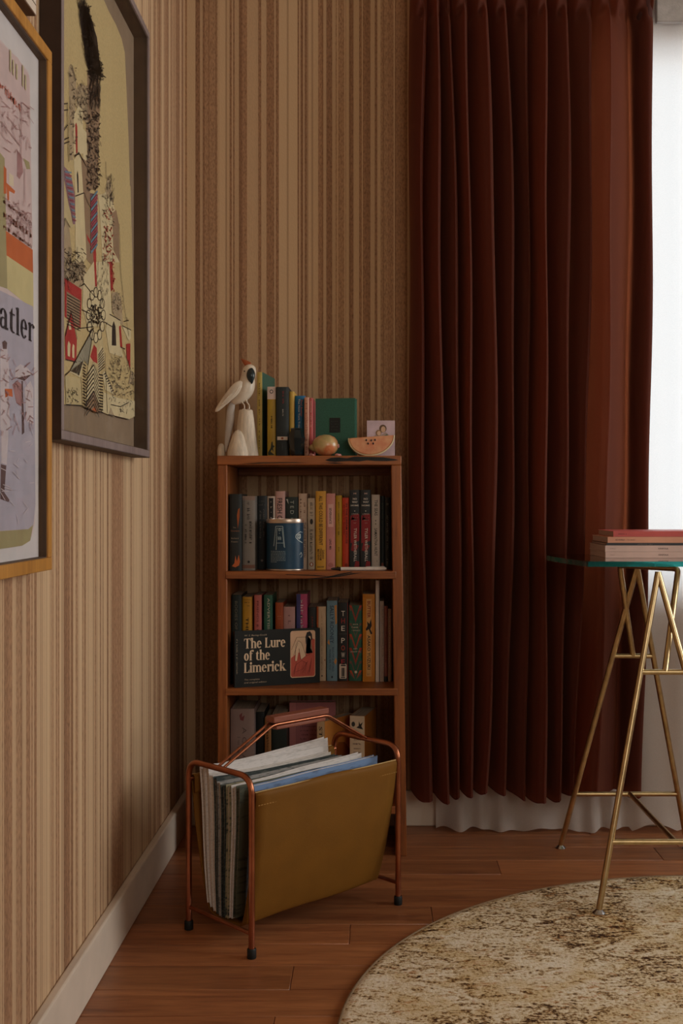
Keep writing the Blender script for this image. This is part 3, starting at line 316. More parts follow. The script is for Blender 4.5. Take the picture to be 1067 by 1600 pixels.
def timber(name, dark, light, axis, ring=9.0, rough=.45, streak=None, rnd=False, fine=1.0):
    m, N, Lk, b = node_mat(name)
    tc = N.new('ShaderNodeTexCoord'); mp = N.new('ShaderNodeMapping')
    sc = [14, 14, 14]; sc[axis] = 1.0; mp.inputs['Scale'].default_value = sc
    Lk.new(tc.outputs['Object'], mp.inputs[0])
    vec = mp.outputs[0]
    if rnd:
        oi = N.new('ShaderNodeObjectInfo'); va = N.new('ShaderNodeVectorMath'); va.operation = 'ADD'
        cx = N.new('ShaderNodeCombineXYZ'); rr = math_node(N, Lk, 'MULTIPLY', oi.outputs['Random'], 40)
        for i in range(3): Lk.new(rr, cx.inputs[i])
        Lk.new(vec, va.inputs[0]); Lk.new(cx.outputs[0], va.inputs[1]); vec = va.outputs[0]
    n = N.new('ShaderNodeTexNoise'); n.inputs['Scale'].default_value = ring * .35; n.inputs['Detail'].default_value = 6; n.inputs['Distortion'].default_value = .6
    Lk.new(vec, n.inputs['Vector'])
    n2 = N.new('ShaderNodeTexNoise'); n2.inputs['Scale'].default_value = ring * 2.2; n2.inputs['Detail'].default_value = 5; Lk.new(vec, n2.inputs['Vector'])
    mixv = math_node(N, Lk, 'ADD', math_node(N, Lk, 'MULTIPLY', n.outputs['Fac'], .62), math_node(N, Lk, 'MULTIPLY', n2.outputs['Fac'], .38 * fine))
    r = ramp(N, [(.32, lin(dark)), (.66, lin(light))]); Lk.new(mixv, r.inputs[0])
    col = r.outputs[0]
    if rnd:
        hv = N.new('ShaderNodeHueSaturation'); Lk.new(col, hv.inputs['Color'])
        Lk.new(math_node(N, Lk, 'ADD', math_node(N, Lk, 'MULTIPLY', oi.outputs['Random'], .5), .72), hv.inputs['Value']); col = hv.outputs[0]
    if streak:
        n3 = N.new('ShaderNodeTexNoise'); n3.inputs['Scale'].default_value = 2.1; n3.inputs['Detail'].default_value = 4; Lk.new(vec, n3.inputs['Vector'])
        rs = ramp(N, [(.665, (0, 0, 0, 1)), (.69, (1, 1, 1, 1))]); Lk.new(n3.outputs['Fac'], rs.inputs[0])
        mx = N.new('ShaderNodeMix'); mx.data_type = 'RGBA'; mx.inputs[7].default_value = lin(streak)
        Lk.new(rs.outputs[0], mx.inputs[0]); Lk.new(col, mx.inputs[6]); col = mx.outputs[2]
    Lk.new(col, b.inputs['Base Color'])
    b.inputs['Roughness'].default_value = rough
    bp = N.new('ShaderNodeBump'); bp.inputs['Strength'].default_value = .12; bp.inputs['Distance'].default_value = .001
    Lk.new(n2.outputs['Fac'], bp.inputs['Height']); Lk.new(bp.outputs[0], b.inputs['Normal'])
    return m
M_PLANK = timber('hardwood_floor_boards', (120, 68, 41), (172, 110, 68), 0, rough=.40, rnd=True)
M_CASEX = timber('red_gum_timber_shelf', (114, 60, 26), (168, 98, 48), 0, streak=(26, 18, 14), rough=.42)
M_CASEZ = timber('red_gum_timber_side', (112, 58, 24), (164, 94, 44), 2, streak=(60, 30, 16), rough=.42)
M_OAK = timber('golden_oak_frame', (168, 112, 46), (206, 146, 70), 2, rough=.4)
M_MAUVE = timber('grey_mauve_stained_frame', (120, 102, 100), (150, 132, 128), 2, rough=.5)
M_WALNUT = timber('brown_veneer_frame', (84, 58, 40), (112, 80, 56), 1, rough=.5)
M_GRIP = timber('reddish_hardwood_grip', (120, 62, 44), (150, 84, 62), 0, rough=.45)
M_PAINT = M('painted_white_skirting', (222, 204, 186), .55, var=.05, scale=8)
M_PLASTER = M('cream_plaster', (214, 196, 172), .8, var=.04, scale=5, bump=.1)
M_SUB = M('dark_subfloor', (46, 28, 20), .9)
M_GAP = M('black_gap', (14, 10, 8), .9)

def cloth_mat(name, base, trans, wt, sheen=0.0, sheen_tint=(1, 1, 1, 1), rough=.85, wt_clear=0.0, weave=700, var=.12):
    m, N, Lk, b = node_mat(name)
    tc = N.new('ShaderNodeTexCoord')
    n = N.new('ShaderNodeTexNoise'); n.inputs['Scale'].default_value = weave; n.inputs['Detail'].default_value = 2; Lk.new(tc.outputs['Object'], n.inputs['Vector'])
    c = lin(base)
    r = ramp(N, [(.3, tuple(v * (1 - 2 * var) for v in c[:3]) + (1,)), (.7, tuple(min(1, v * (1 + var)) for v in c[:3]) + (1,))])
    Lk.new(n.outputs['Fac'], r.inputs[0]); Lk.new(r.outputs[0], b.inputs['Base Color'])
    b.inputs['Roughness'].default_value = rough; b.inputs['Specular IOR Level'].default_value = .1
    b.inputs['Sheen Weight'].default_value = sheen; b.inputs['Sheen Tint'].default_value = sheen_tint; b.inputs['Sheen Roughness'].default_value = .35
    out = N['Material Output']; t = N.new('ShaderNodeBsdfTranslucent'); t.inputs[0].default_value = lin(trans)
    mx = N.new('ShaderNodeMixShader'); mx.inputs[0].default_value = wt
    Lk.new(b.outputs[0], mx.inputs[1]); Lk.new(t.outputs[0], mx.inputs[2]); sh = mx.outputs[0]
    if wt_clear:
        tr = N.new('ShaderNodeBsdfTransparent'); m2 = N.new('ShaderNodeMixShader'); m2.inputs[0].default_value = wt_clear
        Lk.new(sh, m2.inputs[1]); Lk.new(tr.outputs[0], m2.inputs[2]); sh = m2.outputs[0]
    Lk.new(sh, out.inputs['Surface'])
    return m
M_VELVET = cloth_mat('rust_velvet', (84, 45, 35), (242, 132, 84), .20, sheen=.35, sheen_tint=(1, .46, .28, 1))
M_SHEER = cloth_mat('white_linen_sheer', (226, 214, 206), (238, 236, 234), .5, wt_clear=.04, weave=420, var=.05)
def pane_mat(name, tint, gloss):
    m, N, Lk, b = node_mat(name)
    out = N['Material Output']; tr = N.new('ShaderNodeBsdfTransparent'); tr.inputs[0].default_value = tint
    gl = N.new('ShaderNodeBsdfGlossy'); gl.inputs['Roughness'].default_value = .02
    fr = N.new('ShaderNodeFresnel'); fr.inputs[0].default_value = 1.45
    mx = N.new('ShaderNodeMixShader'); Lk.new(math_node(N, Lk, 'MULTIPLY', fr.outputs[0], gloss), mx.inputs[0])
    Lk.new(tr.outputs[0], mx.inputs[1]); Lk.new(gl.outputs[0], mx.inputs[2]); Lk.new(mx.outputs[0], out.inputs['Surface'])
    return m
M_PANE = pane_mat('window_glass', (.96, .98, .98, 1), 1.0)
M_PICGLASS = pane_mat('picture_glass', (.97, .97, .97, 1), .06)
M_TOPGLASS = pane_mat('table_glass', (.80, .93, .90, 1), 1.0)

# ------------------------------------------------------------------ the room
XL, YB, XR, YF, ZC = -0.524, 3.06, 2.62, -1.3, 2.62
st = lambda o: tag(o, kind='structure')
floor = st(MB().box(XL - .1, XR + .1, YF - .1, YB + .1, -.08, -.018).build('floor', M_SUB))
pk = 0.105
rng = random.Random(5)
joints = {2.649: [.30], 2.229: [-.052], 2.019: [-.155]}
yy = 2.754 + 3 * pk
row = 0
while yy > 0.2:
    y1, y0 = min(yy, YB), yy - pk
    key = [k for k in joints if abs(k - y0) < .01]
    xs = [XL]
    x = (joints[key[0]][0] if key else XL + .35 + 1.2 * rng.random())
    while x < XR - .3:
        xs.append(x); x += 1.3 + .7 * rng.random()
    xs.append(XR)
    for a, b2 in zip(xs, xs[1:]):
        o = MB().box(a + .0004, b2 - .0004, y0 + .0005, y1 - .0005, -.018, 0).build('floor_board', M_PLANK, floor, bevel=.0011, seg=1)
    yy -= pk
# walls: left (papered), back (papered, with the window opening), right (with its window), front, ceiling
st(MB().box(XL - .12, XL, YF, YB + .12, 0, ZC).build('wall_left', M_WPY))
WX0, WX1, WZ0, WZ1 = .59, 2.45, .60, 2.17
wb = MB()
wb.box(XL, WX0, YB, YB + .12, 0, ZC).box(WX1, XR, YB, YB + .12, 0, ZC).box(WX0, WX1, YB, YB + .12, 0, WZ0).box(WX0, WX1, YB, YB + .12, WZ1, ZC)
st(wb.build('wall_back', M_WPX))
RY0, RY1, RZ0, RZ1 = 1.25, 2.75, .7, 2.2
wr = MB()
wr.box(XR, XR + .12, YF, RY0, 0, ZC).box(XR, XR + .12, RY1, YB + .12, 0, ZC).box(XR, XR + .12, RY0, RY1, 0, RZ0).box(XR, XR + .12, RY0, RY1, RZ1, ZC)
st(wr.build('wall_right', M_PLASTER))
FX0, FX1, FZ0, FZ1 = .6, 2.1, .95, 2.3
wf = MB()
wf.box(XL - .12, FX0, YF - .12, YF, 0, ZC).box(FX1, XR + .12, YF - .12, YF, 0, ZC).box(FX0, FX1, YF - .12, YF, 0, FZ0).box(FX0, FX1, YF - .12, YF, FZ1, ZC)
st(wf.build('wall_front', M_PLASTER))
st(MB().box(XL - .12, XR + .12, YF - .12, YB + .12, ZC, ZC + .1).build('ceiling', M_PLASTER))
# skirting boards with a rounded top edge
def skirting(name, x0, x1, y0, y1):
    return st(MB().box(x0, x1, y0, y1, 0, .096).build(name, M_PAINT, bevel=.004, seg=3))
skirting('baseboard_left', XL, XL + .018, YF, YB)
skirting('baseboard_back', XL + .018, XR, YB - .017, YB)
# windows
def window(name, x0, x1, y, z0, z1, rz=0.0):
    w = tag(bpy.data.objects.new(name, None), kind='structure'); COL.objects.link(w); w.location = (x0, y, z0); w.rotation_euler = (0, 0, rz)
    W_, H_ = x1 - x0, z1 - z0
    f = MB().box(0, .05, -.025, .025, 0, H_).box(W_ - .05, W_, -.025, .025, 0, H_).box(.05, W_ - .05, -.025, .025, 0, .05).box(.05, W_ - .05, -.025, .025, H_ - .05, H_).build('window_frame', M_PAINT, w, bevel=.004)
    MB().box(W_ / 2 - .025, W_ / 2 + .025, -.02, .02, .05, H_ - .05).build('mullion', M_PAINT, f, bevel=.004)
    for a, b2 in ((.05, W_ / 2 - .025), (W_ / 2 + .025, W_ - .05)):
        MB().box(a, b2, -.002, .002, .05, H_ - .05).build('pane', M_PANE, f)
window('window_1', WX0, WX1, YB + .06, WZ0, WZ1)
window('window_2', XR + .06, XR + .06 + RY1 - RY0, RY0, RZ0, RZ1, math.radians(90))
window('window_3', FX0, FX1, YF - .06, FZ0, FZ1)

# ------------------------------------------------------------------ curtains
R_TOP = [.136, .168, .197, .241, .288, .346, .404, .453, .512, .573, .621, .685, .737]
R_MID = [.127, .176, .220, .254, .319, .368, .407, .451, .512, .566, .617, .682, .735]
R_BOT = [.150, .193, .222, .258, .293, .341, .397, .446, .485, .520, .583, .644, .709]
def ridges(t):          # t: 0 bottom .. 1 top, quadratic through bottom, middle, top
    l0, l1, l2 = (t - .55) * (t - 1) / .55, t * (1 - t) / (.55 * .45), t * (t - .55) / .45
    return [a * l0 + b2 * l1 + c * l2 for a, b2, c in zip(R_BOT, R_MID, R_TOP)]
rng = random.Random(3)
FY = [2.925 - .03 * rng.random() for _ in range(13)]
def drape_profile(t):
    r = ridges(t); amp = 1.0 if t < .8 else 1.0 - .3 * (t - .8) / .2
    yb = 2.992
    P = [(.086 + (.012 if t < .3 else .006), yb + .005)]
    for i in range(11):
        a = P[-1][0] if i == 0 else r[i - 1] + .006; w = r[i] - a; yf = yb - (yb - FY[i]) * amp * (.85 + .3 * (1 - t))
        P += [(a + .16 * w, yb * .55 + yf * .45), (a + .45 * w, yf + .012), (a + .75 * w, yf + .002), (r[i] - .006, yf), (r[i], yf + .014), (r[i] - .003, yf + .036), (r[i] - .002, yb - .004), (r[i] + .005, yb + .002)]
    P = P[:-3]                                 # last full ridge falls back slowly: the broad fold that faces the window
    a, v, e = r[10], r[11], r[12]
    P += [(a * .62 + v * .38, 2.947), (a * .25 + v * .75, 2.975), (v - .006, 2.990), (v + .004, 2.985), (v * .6 + e * .4, 2.960), (e - .012, 2.948), (e - .002, 2.954), (e, 2.966)]
    return catmull(P, 4)
cur = thing('velvet_curtain', 'long rust red velvet curtain hanging in deep folds beside the bright window', 'curtain', (.4, 2.96, .11))
rows = []; NZ = 64
ZT, ZB = 2.32, .112
ZS = [ZB + (2.11 - ZB) * k / 48 for k in range(48)] + [2.11 + .0105 * k for k in range(21)]
for z in ZS:
    t = (z - ZB) / (ZT - ZB)
    pr = drape_profile(t)
    pinch = math.exp(-((z - 2.185) / .016) ** 2); hd = 1 / (1 + math.exp(-(z - 2.195) / .006))
    rows.append([(x - .4 + .0025 * math.sin(z * 7 + x * 40), (y - 2.95) * (1 - .45 * hd) - .01 + pinch * .016 * math.sin(x * 118) ** 2 - hd * .011 * math.sin(x * 118 + 1), z - .11 + (.012 * math.sin(x * 23 + 1) + .004 * math.sin(x * 90)) * (1 - t) ** 14) for x, y in pr])
MB().grid(rows).build('drape', M_VELVET, cur, angle=180)
hem = []
for k in range(3):
    pr = drape_profile(0); hem.append([(x - .4 + .0025 * math.sin(.11 * 7 + x * 40), y - 2.96 - .0022, .003 + .012 * math.sin(x * 23 + 1) + .004 * math.sin(x * 90) + .0012 * k) for x, y in pr])
MB().grid(hem).build('hem_stitching', M('rust_hem_thread', (104, 40, 26), .9), cur, angle=180)
# doubled side hem along the window edge
rows = []
for k in range(NZ + 1):
    t = k / NZ; z = ZB + (ZT - ZB) * t; r = ridges(t); v, e = r[11], r[12]
    rows.append([(x - .4 + .0025 * math.sin(z * 7 + x * 40), y - 2.96 + .006, z - .11 + .010 * (1 - t)) for x, y in ((v + .006, 2.986), (v * .6 + e * .4, 2.962), (e - .012, 2.951), (e - .002, 2.957), (e - .001, 2.966))])
MB().grid(rows).build('side_hem', M('rust_hem_lining', (70, 34, 28), .9), cur, angle=180, solid=.002)

she = thing('sheer_curtain', 'white linen sheer curtain glowing in front of the window and pooling on the floor', 'curtain', (1.0, 3.0, 0))
rows = []; xs = [.165 + i * .0075 for i in range(312)]
for k in range(71):
    t = k / 70; z = 2.40 * t ** 1.25
    rw = []
    for x in xs:
        fold = .6 + .4 * math.sin(x * 9 + .7)
        low = math.exp(-t * 10)
        right = 1 / (1 + math.exp((x - .70) * 26))
        y = 3.018 + (.014 * math.sin(x * 84 + 1.8 * math.sin(x * 21)) + .008 * math.sin(x * 37 + 2)) * fold * (.15 + .9 * right * (.35 + 1.3 * low)) - .026 * low * right
        y -= .020 * low * (1 - right) * (1 + .5 * math.sin(x * 27))
        y += .003 * math.sin(x * 14) * (1 - right)
        y += .012 * math.exp(-((x - .223) / .03) ** 2)
        zz = z
        if k < 8:
            lift = (.022 * max(0, math.sin((x - .69) * 26)) if .69 < x < .81 else .004 * (1 + math.sin(x * 31)) + .003 * math.sin(x * 75))
            zz = z + max(lift, .0) * (1 - k / 8) ** 1.2 + .003
            y -= .014 * (1 - k / 8) ** 2 * (.5 + .5 * math.sin(x * 57 + 1))
        rw.append((x - 1.0, y - 3.0, zz))
    rows.append(rw)
MB().grid(rows).build('sheer_panel', M_SHEER, she, angle=180)
MB().box(.755 - 1, 2.49 - 1, -.012, .004, 2.175, 2.30).build('heading_tape', M('grey_heading_tape', (178, 170, 166), .9, bump=.3), she, bevel=.003)

# ------------------------------------------------------------------ bookcase (right side leans out a little, as built by hand)
BF, BK = 2.785, 3.035
bc = thing('bookcase', 'narrow red timber bookcase with three open shelves standing in the corner', 'bookcase', (-.166, 2.91, 0))
ox, oy = -.166, 2.91
def pr(z): return .0795 - .0145 * z, .0525 - .0125 * z       # outer, inner x of the right side at height z
def part(mb, name, mat, par, **k):
    mb.v = [(x - ox, y - oy, z) for x, y, z in mb.v]
    return mb.build(name, mat, par, **k)
part(MB().box(-.3937, -.370, BF, BK, 0, .9785), 'side_panel', M_CASEZ, bc, bevel=.002)
z0, z1 = 0, .9785
part(MB().hexa([(pr(z0)[1], BF, z0), (pr(z0)[0], BF, z0), (pr(z0)[0], BK, z0), (pr(z0)[1], BK, z0)], [(pr(z1)[1], BF, z1), (pr(z1)[0], BF, z1), (pr(z1)[0], BK, z1), (pr(z1)[1], BK, z1)]), 'side_panel', M_CASEZ, bc, bevel=.002)
part(MB().box(-.395, .0655, BF - .002, BK, .9785, 1.0016), 'top_board', M_CASEX, bc, bevel=.002)
for zb, zt, xa, xb in ((.6935, .7125, -.3745, pr(.7)[1] + .009), (.402, .4195, -.3745, pr(.41)[1] + .009), (.1056, .125, -.3745, pr(.11)[1] + .002)):
    part(MB().box(xa, xb, BF - .0022, BK, zb, zt), 'shelf', M_CASEX, bc, bevel=.0018)
part(MB().box(-.370, .0395, BK - .02, BK - .002, .958, .9785), 'back_rail', M_CASEX, bc, bevel=.001)
# gum veins: dark resin pockets in the front edges
def vein(pts, name='gum_vein', y=BF - .0021):
    m = MB(); m.prism(pts, 'y', y - .0009, y + .002); return part(m, name, M_VEIN, bc)
M_VEIN = M('black_gum_resin', (24, 20, 18), .35, var=.3, scale=60)
vein([(-.125, .9905), (-.11, .996), (-.09, .9975), (-.07, .995), (-.05, .9995), (-.02, .9985), (.02, .9975), (.05, .993), (.058, .9905), (.03, .988), (.0, .9885), (-.02, .9905), (-.04, .987), (-.06, .9885), (-.08, .9875), (-.1, .986), (-.115, .9875)])
vein([(-.125, .9835), (-.1, .9845), (-.075, .982), (-.1, .9815)])
vein([(-.34, .9805), (-.29, .9845), (-.2, .9855), (-.17, .984), (-.22, .9835), (-.29, .982)])
for p in ([(-.17, .694), (-.12, .699), (-.09, .706), (-.06, .7115), (-.055, .7105), (-.085, .7035), (-.115, .6965), (-.15, .6937)],
          [(-.225, .7055), (-.15, .7035), (-.11, .6995), (-.15, .7012), (-.22, .704)], [(-.115, .697), (-.095, .701), (-.06, .7075), (-.03, .7105), (-.055, .7055), (-.09, .699)]):
    vein(p)

# ------------------------------------------------------------------ books
M_PAGE = M('book_pages', (212, 196, 172), .9, var=.12, scale=8, stretch=(60, 1, 1), bump=.2)
M_PAGEW = M('white_book_pages', (226, 218, 208), .9, var=.08, scale=8, stretch=(60, 1, 1))
def ink(rgb): return M('print_%d_%d_%d' % rgb, rgb, .6, var=.05)
def cov(rgb): return M('cover_%d_%d_%d' % rgb, rgb, .48, var=.07, scale=14, spec=.4)
class Book:
    """spine towards -y; origin: middle of the spine's foot"""
    def __init__(s, name, label, x0, w, h, yf, zb, depth, rgb, group=None, pages=None, rz=0., lean=0., back=None, hard=False, spine=None):
        s.w, s.h, s.d = w, h, depth
        s.o = thing(name, label, 'book', (x0 + w / 2, yf, zb), rz, group, ry=lean)
        c = .0022 if hard else .0007
        t = min(c, w * .2)
        e = .003 if hard else .0006
        hw = w / 2
        m = MB()
        n = 6
        out = [(-hw, depth)] + [(-hw * math.cos(a) if False else -hw * math.cos(a), -.0022 * math.sin(a) + .0022) for a in [math.pi * k / n for k in range(n + 1)]] + [(hw, depth)]
        inn = [(hw - t, depth), (hw - t, .0045 + t), (-hw + t, .0045 + t), (-hw + t, depth)]
        # U-shaped cover: spine and two boards
        P = out + inn; k = len(out)
        ring = list(range(len(P)))
        bot = [(x, y, 0) for x, y in P]; top = [(x, y, h) for x, y in P]
        N_ = len(P)
        m.add(bot + top, [(i, (i + 1) % N_, N_ + (i + 1) % N_, N_ + i) for i in range(N_)])
        # caps as a strip
        for off, flip in ((0, True), (N_, False)):
            a = off
            fs = [(a + 0, a + 1, a + N_ - 2, a + N_ - 1), tuple(a + i for i in range(1, k - 1)) + (a + N_ - 3, a + N_ - 2), (a + k - 2, a + k - 1, a + k, a + k + 1)]
            m.f += [tuple(reversed(q)) if flip else q for q in fs]
        s.cover = m.build('cover', cov(rgb), s.o)
        MB().box(-hw + t, hw - t, .0045 + t, depth - e, e, h - e * (1.5 if hard else 1)).build('pages', pages or M_PAGE, s.o)
        if spine: s.patch(spine, 0, 1, 0, 1, name='spine_panel')
    # spine coordinates: a 0..1 left to right, b 0..1 foot to head
    def pt(s, a, b, lift): return Vector(((a - .5) * s.w, -lift + .0022 * (1 - math.sqrt(max(0, 1 - (2 * a - 1) ** 2))) * .6, b * s.h))
    def patch(s, rgb, a0, a1, b0, b1, name='printed_band', lift=.0002):
        m = MB(); n = 5
        m.grid([[s.pt(a0 + (a1 - a0) * k / n, b, lift) for k in range(n + 1)] for b in (b0, b1)])
        return m.build(name, ink(rgb), s.cover)
    def down(s, txt, a0, a1, b0, b1, rgb, bold=0., lift=.0006, up=False):
        """lettering running down the spine: from b0 (top) to b1 (lower), across a0..a1"""
        m = MB(); y = -lift
        if up: O, A, B = ((a1 - .5) * s.w, y, b1 * s.h), (0, 0, (b0 - b1) * s.h), ((a0 - a1) * s.w, 0, 0)
        else: O, A, B = ((a0 - .5) * s.w, y, b0 * s.h), (0, 0, (b1 - b0) * s.h), ((a1 - a0) * s.w, 0, 0)
        if isinstance(txt, int): scribble(m, O, A, B, txt)
        else: word(m, txt, O, A, B, bold)
        m.build('lettering', ink(rgb), s.cover); return s
    def across(s, txt, a0, a1, b0, b1, rgb, bold=0., lift=.0006):
        m = MB(); O, A, B = ((a0 - .5) * s.w, -lift, b0 * s.h), ((a1 - a0) * s.w, 0, 0), (0, 0, (b1 - b0) * s.h)
        if isinstance(txt, int): scribble(m, O, A, B, txt)
        else: word(m, txt, O, A, B, bold)
        m.build('lettering', ink(rgb), s.cover); return s
    def shape(s, pts, rgb, name='emblem', lift=.0005):
        MB().add([((a - .5) * s.w, -lift, b * s.h) for a, b in pts], [tuple(range(len(pts)))]).build(name, ink(rgb), s.cover); return s
def ell(cx, cy, rx, ry, n=14): return [(cx + rx * math.cos(2 * math.pi * k / n), cy + ry * math.sin(2 * math.pi * k / n)) for k in range(n)]
BLK, CRM, WHT = (26, 24, 24), (222, 204, 180), (232, 226, 218)
GA, GB, GC, GT = 'books on the upper shelf', 'books on the middle shelf', 'books on the bottom shelf', 'books standing on top of the bookcase'
ZA, ZBk, ZCk, ZT_ = .7129, .4199, .1254, 1.0020
PB = 'paperback_book'
# ---- upper shelf, left to right
b = Book(PB, 'thick black paperback with an orange flame mark, leftmost on the upper shelf', -.3661, .0300, .193, 2.80, ZA, .13, (34, 38, 38), GA)
b.across('The', .3, .55, .555, .57, (170, 150, 130)).across('Overstory', .12, .85, .505, .53, (170, 110, 80)).across('Richard', .15, .75, .415, .432, (170, 150, 130)).across('Powers', .15, .7, .37, .388, (170, 150, 130))
b.shape([(.7, .55), (.62, .72), (.72, .80), (.86, .82), (.84, .7)], (164, 84, 40), 'flame_mark'); b.shape([(.2, .06), (.42, .10), (.5, .2), (.62, .12), (.78, .21), (.88, .12), (.8, .07), (.5, .045)], (190, 96, 48), 'flame_mark')
b = Book(PB, 'grey paperback with handwritten style lettering, second from left on the upper shelf', -.3355, .0320, .188, 2.815, ZA, .13, (128, 120, 112), GA)
b.down(9, .36, .62, .92, .68, (60, 56, 54)).down(12, .2, .4, .62, .36, (50, 46, 44)).down(13, .55, .8, .66, .36, (50, 46, 44)).patch((120, 82, 66), 0, 1, .03, .075); b.patch((140, 116, 104), 0, 1, .945, 1); b.shape(ell(.5, .115, .1, .018), (40, 36, 36))
b = Book(PB, 'black paperback with fine grey print, between the grey paperback and the tin', -.3031, .0243, .189, 2.865, ZA, .13, (36, 40, 42), GA)
b.down(20, .62, .82, .82, .42, (120, 112, 104)).down(19, .25, .45, .82, .42, (120, 112, 104)).across(6, .15, .85, .87, .885, (120, 112, 104)).across(6, .15, .85, .92, .935, (100, 94, 90)).shape(ell(.5, .12, .14, .016), (130, 120, 112))
b = Book(PB, 'thin black paperback with a white border, behind the left rim of the tin', -.2779, .0198, .188, 2.868, ZA, .13, (206, 186, 168), GA)
b.patch((30, 28, 28), .22, .8, .03, .975, lift=.0003); b.down(9, .4, .65, .94, .6, (160, 146, 134))
b = Book(PB, 'pale pink paperback with black capitals rising above the tin', -.2569, .0247, .201, 2.868, ZA, .13, (206, 160, 150), GA)
b.down('FRESH COMPLAINT', .2, .72, .91, .28, (50, 36, 36), .01)
b = Book(PB, 'dark green paperback with spaced pale letters, behind the right rim of the tin', -.2316, .0336, .186, 2.872, ZA, .13, (38, 50, 48), GA)
b.down('T E D  C H I A N G', .38, .66, .95, .3, (176, 180, 170)).shape([(.05, .97), (.2, .97), (.25, .9), (.12, .95)], (190, 186, 176))
b = Book(PB, 'cream paperback with dark capitals immediately right of the tin', -.1966, .0215, .195, 2.866, ZA, .13, (208, 180, 158), GA)
b.down('THE RIVER BETWEEN', .55, .85, .62, .16, (90, 50, 40)).down(11, .15, .4, .93, .68, (150, 110, 90)).down(8, .6, .85, .9, .74, (150, 110, 90)).down(2, .3, .6, .1, .08, (60, 50, 46))
b = Book(PB, 'short cream paperback with script and a small orange oval at its foot', -.1732, .0197, .183, 2.86, ZA, .13, (206, 188, 166), GA)
b.down(9, .3, .7, .94, .74, (110, 96, 84)).down(24, .3, .75, .56, .14, (70, 60, 54)).shape(ell(.5, .67, .2, .04), (60, 56, 52)).shape(ell(.5, .07, .26, .03), (170, 84, 44)).shape(ell(.5, .07, .13, .02), WHT, lift=.0008)
b = Book(PB, 'tall mustard yellow paperback with black capitals on the upper shelf', -.152, .0259, .201, 2.85, ZA, .13, (214, 156, 52), GA)
b.down('ALL THIS COULD BE DIFFERENT', .33, .68, .94, .31, (50, 34, 18), .012).down('SARAH', .62, .86, .25, .14, (60, 40, 20), .01).down('THANKAM', .4, .6, .27, .12, (60, 40, 20), .01).down('MATHEWS', .16, .36, .26, .12, (60, 40, 20), .01).across('NOW', .18, .85, .025, .045, (50, 34, 18), .02)
b = Book(PB, 'dusty pink paperback with a pale title panel, right of the mustard one', -.1253, .0229, .195, 2.85, ZA, .13, (212, 142, 134), GA)
b.patch((226, 176, 168), .22, .8, .56, .86); b.down('SEVERANCE', .35, .6, .81, .6, (60, 40, 42), .01).down('LING MA', .35, .6, .4, .26, (60, 40, 42), .01).shape(ell(.5, .06, .3, .03), (190, 118, 110))
b = Book(PB, 'slim bright yellow paperback between the pink and the red books', -.1013, .0161, .19, 2.862, ZA, .13, (206, 166, 44), GA)
b.down(26, .4, .65, .93, .46, (130, 100, 30)).down(4, .4, .65, .3, .24, (130, 100, 30)).across(2, .2, .7, .02, .05, BLK)
b = Book(PB, 'vivid orange red paperback with dark capitals on the upper shelf', -.0842, .0171, .184, 2.86, ZA, .13, (204, 62, 28), GA)
b.down('IN THE DREAM HOUSE', .5, .78, .92, .36, (84, 20, 14), .01).down(26, .2, .38, .9, .48, (96, 26, 18)).shape(ell(.6, .06, .25, .025), (150, 40, 20))
def nwh(x0, w, label):
    b = Book(PB, label, x0, w, .204, 2.855, ZA, .13, (46, 50, 54), GA, pages=M_PAGEW)
    for q in ([(.12, .33), (.95, .36), (.98, .65), (.6, .62), (.3, .68), (.12, .6)], [(.45, .02), (.95, .02), (.95, .1), (.6, .11)], [(.15, .24), (.6, .22), (.9, .3), (.3, .34)], [(.1, .62), (.95, .64), (.95, .7), (.12, .68)]):
        b.shape(q, (150, 40, 48), 'red_blotch', .0003)
    b.across('M', .4, .66, .945, .965, (220, 190, 180), .03).across('NO', .34, .72, .875, .9, WHT, .02).across('WAY', .26, .8, .835, .86, WHT, .02).across('HOME', .16, .9, .795, .815, WHT, .02)
    b.shape(ell(.52, .735, .05, .006), WHT).across('A MEMOIR', .2, .85, .69, .705, (214, 190, 184)).across(6, .3, .85, .65, .66, (200, 170, 166)).across(5, .35, .8, .615, .63, (200, 170, 166)).across(3, .4, .7, .58, .592, (200, 170, 166))
    b.down('TYLER WETHERALL', .44, .7, .52, .1, WHT, .01)
nwh(-.0661, .0267, 'charcoal and red paperback, left one of the identical pair on the upper shelf')
nwh(-.0384, .0275, 'charcoal and red paperback, right one of the identical pair on the upper shelf')
b = Book(PB, 'pale grey paperback with tall black serif letters, right of the identical pair', -.0092, .0214, .192, 2.86, ZA, .13, (204, 190, 178), GA)
b.down('THE SEAS', .35, .72, .93, .72, (50, 44, 42), .01).down('- -', .45, .55, .66, .6, (60, 54, 50)).down('SAMANTHA HUNT', .33, .7, .55, .18, (50, 44, 42), .01).across(3, .25, .8, .1, .13, (60, 54, 50)).patch((60, 54, 50), .3, .8, .02, .028)
b = Book(PB, 'slim dark green paperback, second from right on the upper shelf', .0130, .0120, .189, 2.872, ZA, .13, (34, 42, 40), GA)
b.down(14, .35, .65, .9, .6, (80, 90, 84)).shape(ell(.5, .06, .3, .03), (130, 70, 60))
b = Book(PB, 'black paperback with faint grey title, rightmost on the upper shelf', .0256, .0130, .185, 2.862, ZA, .13, (34, 38, 40), GA)
b.down(19, .35, .65, .75, .26, (130, 134, 130)).across(2, .3, .7, .89, .93, (150, 150, 144)).down(5, .3, .7, .15, .05, (100, 100, 96))
